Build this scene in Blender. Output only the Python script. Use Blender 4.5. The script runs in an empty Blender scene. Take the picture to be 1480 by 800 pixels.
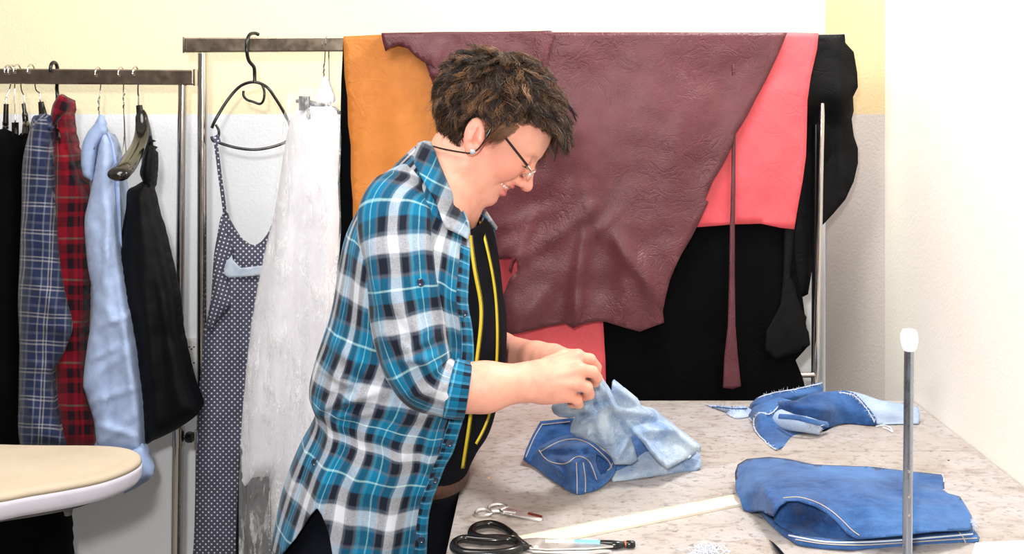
import bpy, bmesh, math, random
import numpy as np
from mathutils import Vector, Matrix, noise
from mathutils.geometry import delaunay_2d_cdt
from mathutils.bvhtree import BVHTree
random.seed(7); rng = np.random.default_rng(7)
S = bpy.context.scene
COL = S.collection
# ------------------------------------------------------------------ camera
F = 1480.0; VX, VY = 783.0, 162.0; CH = 1.55
cam_d = bpy.data.cameras.new('camera'); cam = bpy.data.objects.new('camera', cam_d); COL.objects.link(cam)
cam.location = (0, 0, CH); cam.rotation_euler = (math.pi/2, 0, 0)
cam_d.sensor_width = 36; cam_d.lens = 36*F/1480
cam_d.shift_x = -(VX-740)/1480; cam_d.shift_y = -(400-VY)/1480
cam_d.clip_start = 0.05
S.camera = cam

def W(px, py, d):                      # a point of the place seen at px,py at distance d
    return Vector(((px-VX)*d/F, d, CH-(py-VY)*d/F))
def Wn(px, py, d):
    return np.stack([(px-VX)*d/F, d+0*px, CH-(py-VY)*d/F], -1)
TT = 0.9                               # table top height
def T(px, py, h=0.0):                  # a point at height h over the table top
    d = F*(CH-TT-h)/(py-VY)
    return W(px, py, d)
def px_of(P):
    P = np.asarray(P, float)
    return VX+F*P[..., 0]/P[..., 1], VY+F*(CH-P[..., 2])/P[..., 1]

# ------------------------------------------------------------------ colours and materials
def lin(c):
    r = []
    for v in c:
        v = v/255.0
        r.append(v/12.92 if v <= 0.04045 else ((v+0.055)/1.055)**2.4)
    return (*r, 1.0)

class NT:
    def __init__(s, name):
        s.m = bpy.data.materials.new(name); s.m.use_nodes = True
        s.t = s.m.node_tree; s.n = s.t.nodes; s.l = s.t.links
        s.b = s.n['Principled BSDF']
    def new(s, typ, **kw):
        n = s.n.new(typ)
        for k, v in kw.items(): setattr(n, k, v)
        return n
    def link(s, a, b): s.l.new(a, b)
    def noise(s, vec, scale, detail=4, rough=.55, dist=0):
        n = s.new('ShaderNodeTexNoise'); n.inputs['Scale'].default_value = scale
        n.inputs['Detail'].default_value = detail; n.inputs['Roughness'].default_value = rough
        n.inputs['Distortion'].default_value = dist
        if vec is not None: s.link(vec, n.inputs['Vector'])
        return n.outputs['Fac']
    def obj(s): return s.new('ShaderNodeTexCoord').outputs['Object']
    def uv(s): return s.new('ShaderNodeTexCoord').outputs['UV']
    def mapping(s, vec, scale=(1, 1, 1), rot=(0, 0, 0), loc=(0, 0, 0)):
        n = s.new('ShaderNodeMapping'); n.inputs['Scale'].default_value = scale
        n.inputs['Rotation'].default_value = rot; n.inputs['Location'].default_value = loc
        s.link(vec, n.inputs['Vector']); return n.outputs[0]
    def ramp(s, fac, stops, interp='LINEAR'):
        n = s.new('ShaderNodeValToRGB'); cr = n.color_ramp; cr.interpolation = interp
        while len(cr.elements) > 1: cr.elements.remove(cr.elements[-1])
        cr.elements[0].position = stops[0][0]; cr.elements[0].color = stops[0][1]
        for p, c in stops[1:]:
            e = cr.elements.new(p); e.color = c
        s.link(fac, n.inputs[0]); return n.outputs[0]
    def mix(s, a, b, fac, typ='MIX'):
        n = s.new('ShaderNodeMix', data_type='RGBA', blend_type=typ)
        for v, i in ((fac, 0), (a, 6), (b, 7)):
            if isinstance(v, (int, float)): n.inputs[i].default_value = v
            elif isinstance(v, tuple): n.inputs[i].default_value = v
            else: s.link(v, n.inputs[i])
        return n.outputs[2]
    def math(s, op, a, b=0.0, c=0.0):
        n = s.new('ShaderNodeMath', operation=op)
        for i, v in enumerate((a, b, c)):
            if isinstance(v, (int, float)): n.inputs[i].default_value = v
            else: s.link(v, n.inputs[i])
        return n.outputs[0]
    def bump(s, h, strength=.3, dist=.002):
        n = s.new('ShaderNodeBump'); n.inputs['Strength'].default_value = strength
        n.inputs['Distance'].default_value = dist
        s.link(h, n.inputs['Height']); s.link(n.outputs[0], s.b.inputs['Normal']); return n
    def set(s, **kw):
        for k, v in kw.items():
            i = s.b.inputs[{'color': 'Base Color', 'rough': 'Roughness', 'metal': 'Metallic', 'spec': 'Specular IOR Level',
                            'sheen': 'Sheen Weight', 'alpha': 'Alpha', 'coat': 'Coat Weight', 'sss': 'Subsurface Weight',
                            'trans': 'Transmission Weight', 'ior': 'IOR'}[k]]
            if isinstance(v, (int, float, tuple)): i.default_value = v
            else: s.link(v, i)
        return s.m

def m_cloth(name, c1, c2, scale=25, weave=900, rough=.85, bump=.25, sheen=.1, spec=.15, stretch=(1, 1, 1)):
    n = NT(name); v = n.mapping(n.obj(), stretch)
    f = n.noise(v, scale, 4)
    w = n.noise(v, weave, 2)
    col = n.ramp(f, [(.3, lin(c1)), (.7, lin(c2))])
    n.bump(n.math('ADD', w, n.math('MULTIPLY', f, .6)), bump, .0012)
    return n.set(color=col, rough=rough, sheen=sheen, spec=spec)

def m_plain(name, c, rough=.5, metal=0.0, spec=.5, var=.04):
    n = NT(name); f = n.noise(n.obj(), 30, 3)
    a = tuple(max(0, x*(1-var*2)) for x in lin(c)[:3])+(1,); b = tuple(min(1, x*(1+var)) for x in lin(c)[:3])+(1,)
    return n.set(color=n.ramp(f, [(.3, a), (.7, b)]), rough=rough, metal=metal, spec=spec)

def m_leather(name, c1, c2, rough=.45, grain=160, crease=7, cb=.5, spec=.4, spots=None):
    n = NT(name); o = n.obj()
    f = n.noise(o, 5, 5, .6); g = n.noise(o, 60, 4)
    col = n.ramp(n.math('ADD', n.math('MULTIPLY', f, .7), n.math('MULTIPLY', g, .3)), [(.32, lin(c1)), (.68, lin(c2))])
    vor = n.new('ShaderNodeTexVoronoi', feature='DISTANCE_TO_EDGE'); vor.inputs['Scale'].default_value = grain
    n.link(n.mapping(o, (1, 1, 1)), vor.inputs['Vector'])
    vv = n.math('MINIMUM', vor.outputs['Distance'], .25)
    warp = n.new('ShaderNodeVectorMath', operation='ADD')
    nn = n.new('ShaderNodeTexNoise'); nn.inputs['Scale'].default_value = 6; n.link(o, nn.inputs['Vector'])
    n.link(o, warp.inputs[0]); n.link(nn.outputs['Color'], warp.inputs[1])
    v2 = n.new('ShaderNodeTexVoronoi', feature='DISTANCE_TO_EDGE'); v2.inputs['Scale'].default_value = crease
    n.link(warp.outputs[0], v2.inputs['Vector'])
    wn = n.noise(warp.outputs[0], crease*.9, 3, .5, .6)
    cr = n.math('MINIMUM', n.math('MULTIPLY', n.math('ABSOLUTE', n.math('SUBTRACT', wn, .5)), 9), .4)
    wn2 = n.noise(o, crease*4, 3, .5, 1.0)
    cr = n.math('ADD', cr, n.math('MULTIPLY', n.math('MINIMUM', n.math('MULTIPLY', n.math('ABSOLUTE', n.math('SUBTRACT', wn2, .5)), 8), .4), .5))
    # creases gather where a broad mask is high
    mk = n.ramp(n.noise(o, 3.2, 2), [(.42, (0, 0, 0, 1)), (.58, (1, 1, 1, 1))])
    hh = n.math('ADD', n.math('MULTIPLY', n.math('MULTIPLY', cr, mk), 2.0), n.math('ADD', n.math('MULTIPLY', vv, .8), n.math('MULTIPLY', g, .6)))
    n.bump(hh, cb, .003)
    return n.set(color=col, rough=rough, spec=spec)

def m_denim(name, dark, light, fade=.5, scale=9):
    n = NT(name); o = n.obj()
    f = n.noise(o, scale, 5, .6); fine = n.noise(n.mapping(o, (1, 1, .35), (0, .6, .5)), 700, 2)
    streak = n.noise(n.mapping(o, (.25, 1, 1)), 160, 3)
    v = n.math('ADD', n.math('MULTIPLY', f, .62), n.math('ADD', n.math('MULTIPLY', fine, .2), n.math('MULTIPLY', streak, .18)))
    col = n.ramp(v, [(.36, lin(dark)), (.36+fade*.5, lin(light))])
    n.bump(n.math('ADD', fine, n.math('MULTIPLY', f, .8)), .35, .0015)
    return n.set(color=col, rough=.9, sheen=.15, spec=.1)

def m_plaid(name, us, vs, pu, pv, rough=.85, warp=.004, fine=1.0):
    """us / vs: list of (position, colour) bands along u and v, constant steps with soft edges"""
    n = NT(name); uv = n.uv()
    nz = n.new('ShaderNodeTexNoise'); nz.inputs['Scale'].default_value = 7; n.link(uv, nz.inputs['Vector'])
    sub = n.new('ShaderNodeVectorMath', operation='SUBTRACT'); n.link(nz.outputs['Color'], sub.inputs[0]); sub.inputs[1].default_value = (.5, .5, .5)
    sc = n.new('ShaderNodeVectorMath', operation='SCALE'); n.link(sub.outputs[0], sc.inputs[0]); sc.inputs['Scale'].default_value = warp*4
    ad = n.new('ShaderNodeVectorMath', operation='ADD'); n.link(uv, ad.inputs[0]); n.link(sc.outputs[0], ad.inputs[1])
    sep = n.new('ShaderNodeSeparateXYZ'); n.link(ad.outputs[0], sep.inputs[0])
    def stops(bands):
        out = []; e = .012
        for i, (p, c) in enumerate(bands):
            if i: out.append((p-e, lin(bands[i-1][1]))); out.append((p+e, lin(c)))
            else: out.append((p, lin(c)))
        return out
    fu = n.math('FRACT', n.math('DIVIDE', sep.outputs[0], pu)); fv = n.math('FRACT', n.math('DIVIDE', sep.outputs[1], pv))
    cu = n.ramp(fu, stops(us)); cv = n.ramp(fv, stops(vs))
    th = n.noise(n.mapping(uv, (1, .15, 1)), 900, 2); th2 = n.noise(n.mapping(uv, (.15, 1, 1)), 900, 2)
    fac = n.math('ADD', .5, n.math('MULTIPLY', n.math('SUBTRACT', th, th2), .45*fine))
    fac = n.math('MINIMUM', n.math('MAXIMUM', fac, .1), .9)
    col = n.mix(cu, cv, fac)
    n.bump(n.math('ADD', th, th2), .25, .001)
    return n.set(color=col, rough=rough, sheen=.1, spec=.12)

# ------------------------------------------------------------------ objects
def empty(name, loc, label=None, cat=None, group=None, kind=None):
    o = bpy.data.objects.new(name, None); COL.objects.link(o); o.location = loc
    o.empty_display_size = .05
    return tag(o, label, cat, group, kind)
def tag(o, label=None, cat=None, group=None, kind=None):
    if label: o['label'] = label
    if cat: o['category'] = cat
    if group: o['group'] = group
    if kind: o['kind'] = kind
    return o
def world_loc(o):
    v = Vector(o.location)
    p = o.parent
    while p is not None:
        v = v+Vector(p.location); p = p.parent
    return v
def mesh(name, verts, faces, mat, parent=None, smooth=True, uvs=None, mats=None, midx=None, origin=None):
    """world-space vertices; the object's origin sits at its base; parents are offset, never rotated"""
    V = np.asarray([tuple(v) for v in verts], float) if not isinstance(verts, np.ndarray) else verts.astype(float)
    if origin is None:
        lo = V.min(0); hi = V.max(0); origin = ((lo[0]+hi[0])/2, (lo[1]+hi[1])/2, lo[2])
        if parent is not None: origin = tuple(world_loc(parent))
    V2 = V-np.array(origin)
    me = bpy.data.meshes.new(name)
    me.from_pydata(V2.tolist(), [], [tuple(int(i) for i in f) for f in faces])
    if uvs is not None:
        ul = me.uv_layers.new(name='UVMap'); li = np.zeros(len(me.loops), int); me.loops.foreach_get('vertex_index', li)
        ul.data.foreach_set('uv', np.asarray(uvs, float)[li].ravel())
    me.polygons.foreach_set('use_smooth', [smooth]*len(me.polygons))
    for m in (mats or [mat]): me.materials.append(m)
    if midx is not None: me.polygons.foreach_set('material_index', midx)
    me.update()
    o = bpy.data.objects.new(name, me); COL.objects.link(o)
    if parent is not None:
        o.parent = parent; o.location = Vector(origin)-world_loc(parent)
    else: o.location = origin
    return o
def fixn(o):
    bm = bmesh.new(); bm.from_mesh(o.data); bmesh.ops.recalc_face_normals(bm, faces=bm.faces); bm.to_mesh(o.data); bm.free(); return o
class MB:                                  # collects shapes into one mesh
    def __init__(s): s.v = []; s.f = []
    def add(s, v, f):
        k = len(s.v); s.v += [tuple(p) for p in v]; s.f += [tuple(i+k for i in q) for q in f]; return s
    def box(s, a, b, bev=0.0):
        bm = bmesh.new(); bmesh.ops.create_cube(bm, size=1)
        a = Vector(a); b = Vector(b); c = (a+b)/2; d = b-a
        for v in bm.verts: v.co = Vector((v.co.x*d.x, v.co.y*d.y, v.co.z*d.z))+c
        if bev: bmesh.ops.bevel(bm, geom=list(bm.edges), offset=bev, segments=2, profile=.7, affect='EDGES')
        bm.verts.index_update(); s.add([v.co for v in bm.verts], [[v.index for v in f.verts] for f in bm.faces]); bm.free(); return s
    def tube(s, pts, r, n=10, closed=False, flat=1.0):
        v, f = tube_geo(pts, r, n, closed, flat); return s.add(v, f)
    def lathe(s, c, prof, n=24, axis=(0, 0, 1)):
        ax = Vector(axis).normalized(); u = ax.orthogonal().normalized(); w = ax.cross(u); c = Vector(c); vs = []; fs = []
        for (r, h) in prof:
            for k in range(n):
                a = 2*math.pi*k/n; vs.append(c+ax*h+(u*math.cos(a)+w*math.sin(a))*max(r, 1e-5))
        for i in range(len(prof)-1):
            for k in range(n):
                k2 = (k+1) % n; fs.append((i*n+k, i*n+k2, (i+1)*n+k2, (i+1)*n+k))
        fs.append(tuple(range(n))[::-1]); fs.append(tuple((len(prof)-1)*n+k for k in range(n)))
        return s.add(vs, fs)
    def build(s, name, mat, parent=None, smooth=True, auto=True):
        o = mesh(name, s.v, s.f, mat, parent, smooth); fixn(o)
        if auto:
            bm = bmesh.new(); bm.from_mesh(o.data)
            for e in bm.edges:
                if len(e.link_faces) == 2 and e.calc_face_angle(0) > .7: e.smooth = False
            bm.to_mesh(o.data); bm.free()
        return o
def tube_geo(pts, r, n=10, closed=False, flat=1.0, up=None):
    pts = [Vector(p) for p in pts]; m = len(pts)
    rr = list(r) if hasattr(r, '__len__') else [r]*m
    tan = []
    for i in range(m):
        a = pts[(i-1) % m] if (closed or i > 0) else pts[i]; b = pts[(i+1) % m] if (closed or i < m-1) else pts[i]
        t = (b-a); tan.append(t.normalized() if t.length > 1e-9 else Vector((0, 0, 1)))
    nrm = Vector(up) if up is not None else tan[0].orthogonal().normalized()
    vs = []; fs = []
    for i in range(m):
        nrm = (nrm-tan[i]*nrm.dot(tan[i]))
        nrm = nrm.normalized() if nrm.length > 1e-6 else tan[i].orthogonal().normalized()
        bn = tan[i].cross(nrm)
        for k in range(n):
            a = 2*math.pi*k/n; vs.append(pts[i]+(nrm*math.cos(a)+bn*math.sin(a)*flat)*rr[i])
    for i in range(m if closed else m-1):
        j = (i+1) % m
        for k in range(n):
            k2 = (k+1) % n; fs.append((i*n+k, i*n+k2, j*n+k2, j*n+k))
    if not closed: fs.append(tuple(range(n))[::-1]); fs.append(tuple((m-1)*n+k for k in range(n)))
    return vs, fs
def cr(pts, sub=6, closed=False):         # Catmull-Rom through points of any dimension
    P = [np.asarray(tuple(p), float) for p in pts]; n = len(P); out = []
    rng_ = range(n if closed else n-1)
    for i in rng_:
        if closed: p0, p1, p2, p3 = P[(i-1) % n], P[i], P[(i+1) % n], P[(i+2) % n]
        else: p0, p1, p2, p3 = P[max(i-1, 0)], P[i], P[i+1], P[min(i+2, n-1)]
        for k in range(sub):
            t = k/sub
            out.append(.5*((2*p1)+(-p0+p2)*t+(2*p0-5*p1+4*p2-p3)*t*t+(-p0+3*p1-3*p2+p3)*t**3))
    if not closed: out.append(P[-1])
    return out
def seg_dist(X, Y, x0, y0, x1, y1):
    dx, dy = x1-x0, y1-y0; L = dx*dx+dy*dy+1e-9
    t = np.clip(((X-x0)*dx+(Y-y0)*dy)/L, 0, 1)
    return np.hypot(X-(x0+t*dx), Y-(y0+t*dy)), t
def inside(X, Y, poly):
    r = np.zeros(X.shape, bool); n = len(poly)
    for i in range(n):
        x0, y0 = poly[i]; x1, y1 = poly[(i+1) % n]
        c = ((y0 > Y) != (y1 > Y)); r ^= c & (X < (x1-x0)*(Y-y0)/((y1-y0) if y1 != y0 else 1e-9)+x0)
    return r
def folds_fn(folds):
    def f(X, Y):
        r = np.zeros_like(X)
        for (x0, y0, x1, y1, w, a) in folds:
            d, t = seg_dist(X, Y, x0, y0, x1, y1)
            r += a*np.exp(-(d/w)**2)*(np.sin(np.clip(t, .0, 1)*math.pi)*.5+.5)
        return r
    return f
def ctl(pts):                              # smooth depth (or height) through control points
    P = np.array(pts, float); n = len(P)
    if n == 1: return lambda X, Y: X*0+P[0, 2]
    r = np.hypot(P[:, None, 0]-P[None, :, 0], P[:, None, 1]-P[None, :, 1])
    A = np.zeros((n+1, n+1)); A[:n, :n] = -np.sqrt(r*r+25); A[:n, n] = 1; A[n, :n] = 1
    w = np.linalg.lstsq(A, np.append(P[:, 2], 0), rcond=None)[0]
    def f(X, Y):
        X = np.asarray(X, float); Y = np.asarray(Y, float); out = np.zeros(X.shape)+w[n]
        for i in range(n): out = out-w[i]*np.sqrt((X-P[i, 0])**2+(Y-P[i, 1])**2+25)
        return out
    return f
def nz(X, Y, s, seed=0.0):
    return np.array([noise.noise(Vector((x*s, y*s, seed))) for x, y in zip(X, Y)])
def patch(name, poly, depth, mat, parent=None, res=8, thick=.003, inflate=0.0, edge=30, folds=(), rough=(0, .02),
          smooth=True, uvrot=0.0, uvwarp=None, drape=None, backinf=None, ground=None, label=None, cat=None, group=None, sub=5, holes=()):
    """a piece of cloth or hide: outline, distance, folds, thickness; 'drape' carries its top edge over a bar"""
    P = [np.array(p, float) for p in poly]
    def resample(P, smooth=smooth):
        if smooth: P = cr(P, sub, True)
        B = []; n = len(P)
        for i in range(n):
            a, b = P[i], P[(i+1) % n]; L = np.hypot(*(b-a)); k = max(1, int(round(L/res)))
            if L < res*.25 and B: continue
            for j in range(k): B.append(tuple(a+(b-a)*j/k))
        return B
    loops = [resample(P)]+[resample([np.array(q, float) for q in h]) for h in holes]
    B = loops[0]; x0 = min(p[0] for p in B); x1 = max(p[0] for p in B); y0 = min(p[1] for p in B); y1 = max(p[1] for p in B)
    xs = []; ys = []; row = 0; y = y0
    while y < y1:
        for x in np.arange(x0+(res/2 if row % 2 else 0), x1, res): xs.append(x); ys.append(y)
        y += res*.866; row += 1
    X = np.array(xs); Y = np.array(ys)
    k = inside(X, Y, B)
    for h in loops[1:]: k &= ~inside(X, Y, h)
    X = X[k]; Y = Y[k]
    segs = []
    for L in loops:
        for i in range(len(L)): segs.append((*L[i], *L[(i+1) % len(L)]))
    def edist(X, Y):
        d = np.full(X.shape, 1e9)
        for s in segs: d = np.minimum(d, seg_dist(X, Y, *s)[0])
        return d
    k = edist(X, Y) > res*.45; X = X[k]; Y = Y[k]
    allp = []; eds = []
    for L in loops:
        k0 = len(allp); allp += [tuple(p) for p in L]; eds += [(k0+i, k0+(i+1) % len(L)) for i in range(len(L))]
    allp += list(zip(X.tolist(), Y.tolist()))
    vv, ee, ff, *_ = delaunay_2d_cdt([Vector(p) for p in allp], eds, [], 1, 1e-5)
    VXY = np.array([(v.x, v.y) for v in vv])
    if loops[1:]:
        ff = [f for f in ff if not any(inside(np.array([VXY[list(f), 0].mean()]), np.array([VXY[list(f), 1].mean()]), h)[0] for h in loops[1:])]
    X, Y = VXY[:, 0], VXY[:, 1]
    D = depth(X, Y) if callable(depth) else X*0+depth
    ed = edist(X, Y); pr = np.sqrt(np.clip(1-(1-np.clip(ed/edge, 0, 1))**2, 0, 1))
    dm = float(np.mean(D))
    D1 = D-inflate*pr
    if folds: D1 = D1-folds_fn(folds)(X, Y)
    if rough[0]: D1 = D1-rough[0]*(nz(X, Y, rough[1], 3.1)+.5*nz(X, Y, rough[1]*2.3, 9.1))
    V1 = Wn(X, Y, D1)
    if ground is not None:                # closed mound resting on a level
        V2 = V1.copy(); V2[:, 2] = ground; V1[:, 2] = np.maximum(V1[:, 2], ground+.0015)
        V2[:, 1] += .004
    else:
        bi = inflate if backinf is None else backinf
        D2 = D1+thick if not bi else np.maximum(D+bi*pr, D1)+thick
        V2 = Wn(X, Y, D1); V2[:, 1] += (D2-D1)
    cnt = {}
    fl = []
    for f in ff:
        a, b, c = f[:3]
        area = (X[b]-X[a])*(Y[c]-Y[a])-(X[c]-X[a])*(Y[b]-Y[a])
        f = tuple(f) if area < 0 else tuple(reversed(f)); fl.append(f)
        for i in range(len(f)):
            e = (f[i], f[(i+1) % len(f)]); cnt[e] = 1
    n = len(X); faces = list(fl)+[tuple(i+n for i in reversed(f)) for f in fl]
    bnd = [e for e in cnt if (e[1], e[0]) not in cnt]
    verts = np.concatenate([V1, V2]); 
    if drape is not None:                 # (level py, bar back distance, hang down behind)
        lvl, dback, hang = drape
        top = sorted({i for e in bnd for i in e if Y[i] < lvl}, key=lambda i: X[i])
        te = {e for e in bnd if Y[e[0]] < lvl and Y[e[1]] < lvl}
        base = len(verts); rows = []; d0 = None
        prof = [(0.0, .0), (.25, .002), (.6, .003), (.85, .002), (1.0, 0.0), (1.05, -.03), (1.1, -hang*.5), (1.15, -hang)]
        extra = []
        idx = {}
        for i in top:
            idx[i] = []
            for (t, h) in prof[1:]:
                p = V1[i].copy(); yy = p[1]+(dback-p[1])*min(t, 1)+(t-1)*.15*(t > 1); z = V1[i][2]+h
                k_ = base+len(extra); extra.append((p[0], yy, z)); extra.append((p[0], yy+(.0 if t < .9 else .003), z-(.003 if t < .9 else 0)))
                idx[i].append((k_, k_+1))
        if extra: verts = np.concatenate([verts, np.array(extra)])
        for (a, b) in te:
            la = [(a, a+n)]+idx[a]; lb = [(b, b+n)]+idx[b]
            for q in range(len(la)-1):
                faces.append((la[q][0], lb[q][0], lb[q+1][0], la[q+1][0])[::-1]); faces.append((la[q][1], lb[q][1], lb[q+1][1], la[q+1][1]))
            faces.append((la[-1][0], lb[-1][0], lb[-1][1], la[-1][1]))
        bnd = [e for e in bnd if e not in te]
    faces += [(b, a, a+n, b+n) for a, b in bnd]
    uu = (X-VX)*dm/F; vv_ = -(Y-VY)*dm/F
    if uvwarp: uu, vv_ = uvwarp(X, Y, uu, vv_)
    c, s_ = math.cos(uvrot), math.sin(uvrot)
    U = np.stack([uu*c-vv_*s_, uu*s_+vv_*c], -1)
    uv = np.concatenate([U, U]+([np.zeros((len(verts)-2*n, 2))] if len(verts) > 2*n else []))
    o = mesh(name, verts, faces, mat, parent, True, uv)
    fixn(o)
    if not inflate and ground is None:
        pass
    tag(o, label, cat, group)
    return o
def bvh_of(*objs):
    V = []; Fs = []
    for o in objs:
        k = len(V); off = world_loc(o); V += [v.co+off for v in o.data.vertices]; Fs += [tuple(i+k for i in p.vertices) for p in o.data.polygons]
    return BVHTree.FromPolygons(V, Fs)
def on(bvh, px, py, off=.002, dflt=1.8):   # the point of a surface seen at px,py, lifted off it towards the camera
    o = Vector((0, 0, CH)); dr = (W(px, py, 1.0)-o).normalized()
    h = bvh.ray_cast(o, dr)
    if h[0] is None:
        if dflt is not None: return W(px, py, dflt)
        d = 1.9
        for _ in range(5):
            q = bvh.find_nearest(W(px, py, d))[0]
            if q is None: return None
            d = q.y
        return q if (q-W(px, py, d)).length < .03 else None
    return h[0]-dr*off
def on_line(bvh, pts, off=.002, sub=6, dflt=None):
    L = [on(bvh, p[0], p[1], off, dflt) for p in cr(pts, sub)]
    L = [p for p in L if p is not None]; out = L[:1]
    for p in L[1:]:
        if (p-out[-1]).length < .05: out.append(p)
    return out
def ribbon(pts, width, thick, side):       # flat strip along pts, 'side' is the across direction (vector or list)
    vs = []; fs = []; n = len(pts)
    for i, p in enumerate(pts):
        p = Vector(p); t = (Vector(pts[min(i+1, n-1)])-Vector(pts[max(i-1, 0)])).normalized()
        s = Vector(side[i] if isinstance(side, list) else side); s = (s-t*s.dot(t)).normalized(); m = t.cross(s)
        for a, b in ((-1, -1), (1, -1), (1, 1), (-1, 1)): vs.append(p+s*a*width/2+m*b*thick/2)
    for i in range(n-1):
        for k in range(4): k2 = (k+1) % 4; fs.append((i*4+k, i*4+k2, i*4+4+k2, i*4+4+k))
    fs.append((0, 1, 2, 3)); fs.append(tuple((n-1)*4+k for k in (3, 2, 1, 0)))
    return vs, fs
# ------------------------------------------------------------------ shared materials
M = {}
def chrome(name, c=(215, 210, 205), r=.12):
    n = NT(name); f = n.noise(n.obj(), 40, 3)
    return n.set(color=lin(c), metal=1.0, rough=n.ramp(f, [(.3, (r, r, r, 1)), (.8, (r*1.8,)*3+(1,))]))
M['chrome'] = chrome('polished_chrome')
M['bar_metal'] = chrome('dull_chrome', (150, 135, 120), .22)
M['steel'] = chrome('scissor_steel', (240, 238, 235), .32)
M['black_plastic'] = m_plain('black_plastic', (16, 15, 16), .22)
M['wood_black'] = m_plain('glossy_dark_lacquer', (26, 22, 18), .14)
M['skinlight'] = None

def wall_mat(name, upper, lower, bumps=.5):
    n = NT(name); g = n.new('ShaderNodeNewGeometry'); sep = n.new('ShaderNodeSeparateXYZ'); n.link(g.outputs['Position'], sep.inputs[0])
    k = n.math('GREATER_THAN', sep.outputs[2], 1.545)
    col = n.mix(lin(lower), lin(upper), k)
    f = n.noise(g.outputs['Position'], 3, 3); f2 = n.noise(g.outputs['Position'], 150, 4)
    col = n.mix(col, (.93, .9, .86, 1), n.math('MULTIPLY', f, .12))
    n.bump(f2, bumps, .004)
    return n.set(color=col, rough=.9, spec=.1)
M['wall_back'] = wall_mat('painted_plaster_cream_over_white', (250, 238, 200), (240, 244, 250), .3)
M['wall_corner'] = wall_mat('painted_plaster_shade_toned', (214, 192, 146), (196, 188, 182), .35)  # same paint as the back wall, shade of the return put into its colour
M['wall_white'] = wall_mat('rough_white_plaster', (253, 250, 238), (253, 250, 240), .22)
def slab(name, a, b, mat, kind='structure'):
    o = MB().box(a, b).build(name, mat, smooth=False); o['kind'] = kind; return o
YB = 2.65; XR = .838
slab('wall_back', (-3.2, YB, 0), (.734, YB+.12, 2.7), M['wall_back'])
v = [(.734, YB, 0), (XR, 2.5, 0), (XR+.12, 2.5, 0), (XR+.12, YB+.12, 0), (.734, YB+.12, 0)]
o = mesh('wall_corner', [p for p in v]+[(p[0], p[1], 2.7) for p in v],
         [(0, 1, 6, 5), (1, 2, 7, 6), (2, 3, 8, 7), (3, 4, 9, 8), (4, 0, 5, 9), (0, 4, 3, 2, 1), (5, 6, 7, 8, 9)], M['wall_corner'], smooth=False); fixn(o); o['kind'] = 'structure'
slab('wall_right', (XR, -.8, 0), (XR+.12, 2.4999, 2.7), M['wall_white'])
n = NT('grey_linoleum'); M['floor'] = n.set(color=n.ramp(n.noise(n.obj(), 14, 5), [(.3, lin((120, 112, 104))), (.7, lin((150, 142, 132)))]), rough=.5)
slab('floor', (-3.2, -.8, -.05), (XR+.12, YB+.12, 0), M['floor'])

# ------------------------------------------------------------------ wall socket
M['socket'] = m_plain('socket_plastic', (228, 228, 224), .35)
M['hole'] = m_plain('socket_hole', (20, 20, 22), .5)
t = empty('wall_outlet', W(277, 560, YB), 'white double wall socket low on the back wall between rack poles', 'wall outlet')
a = W(266, 487, YB); b = W(289, 537, YB)
MB().box((a.x, YB-.010, b.z), (b.x, YB, a.z), .003).build('plate', M['socket'], t)
for cy in (501, 524):
    c = W(277, cy, YB-.0105)
    m = MB().lathe(c, [(.0, 0), (.0165, 0), (.0165, .0015), (.0145, .0015), (.0145, .0004), (0, .0004)], 20, (0, -1, 0)); s = m.build('socket', M['socket'], t)
    m = MB()
    for dx, dz in ((-.006, 0), (.006, 0), (0, -.0055)): m.lathe(c+Vector((dx, -.0006, dz)), [(0, 0), (.0022, 0), (.0022, .0006), (0, .0006)], 8, (0, -1, 0))
    m.build('pin_holes', M['hole'], s)

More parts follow.
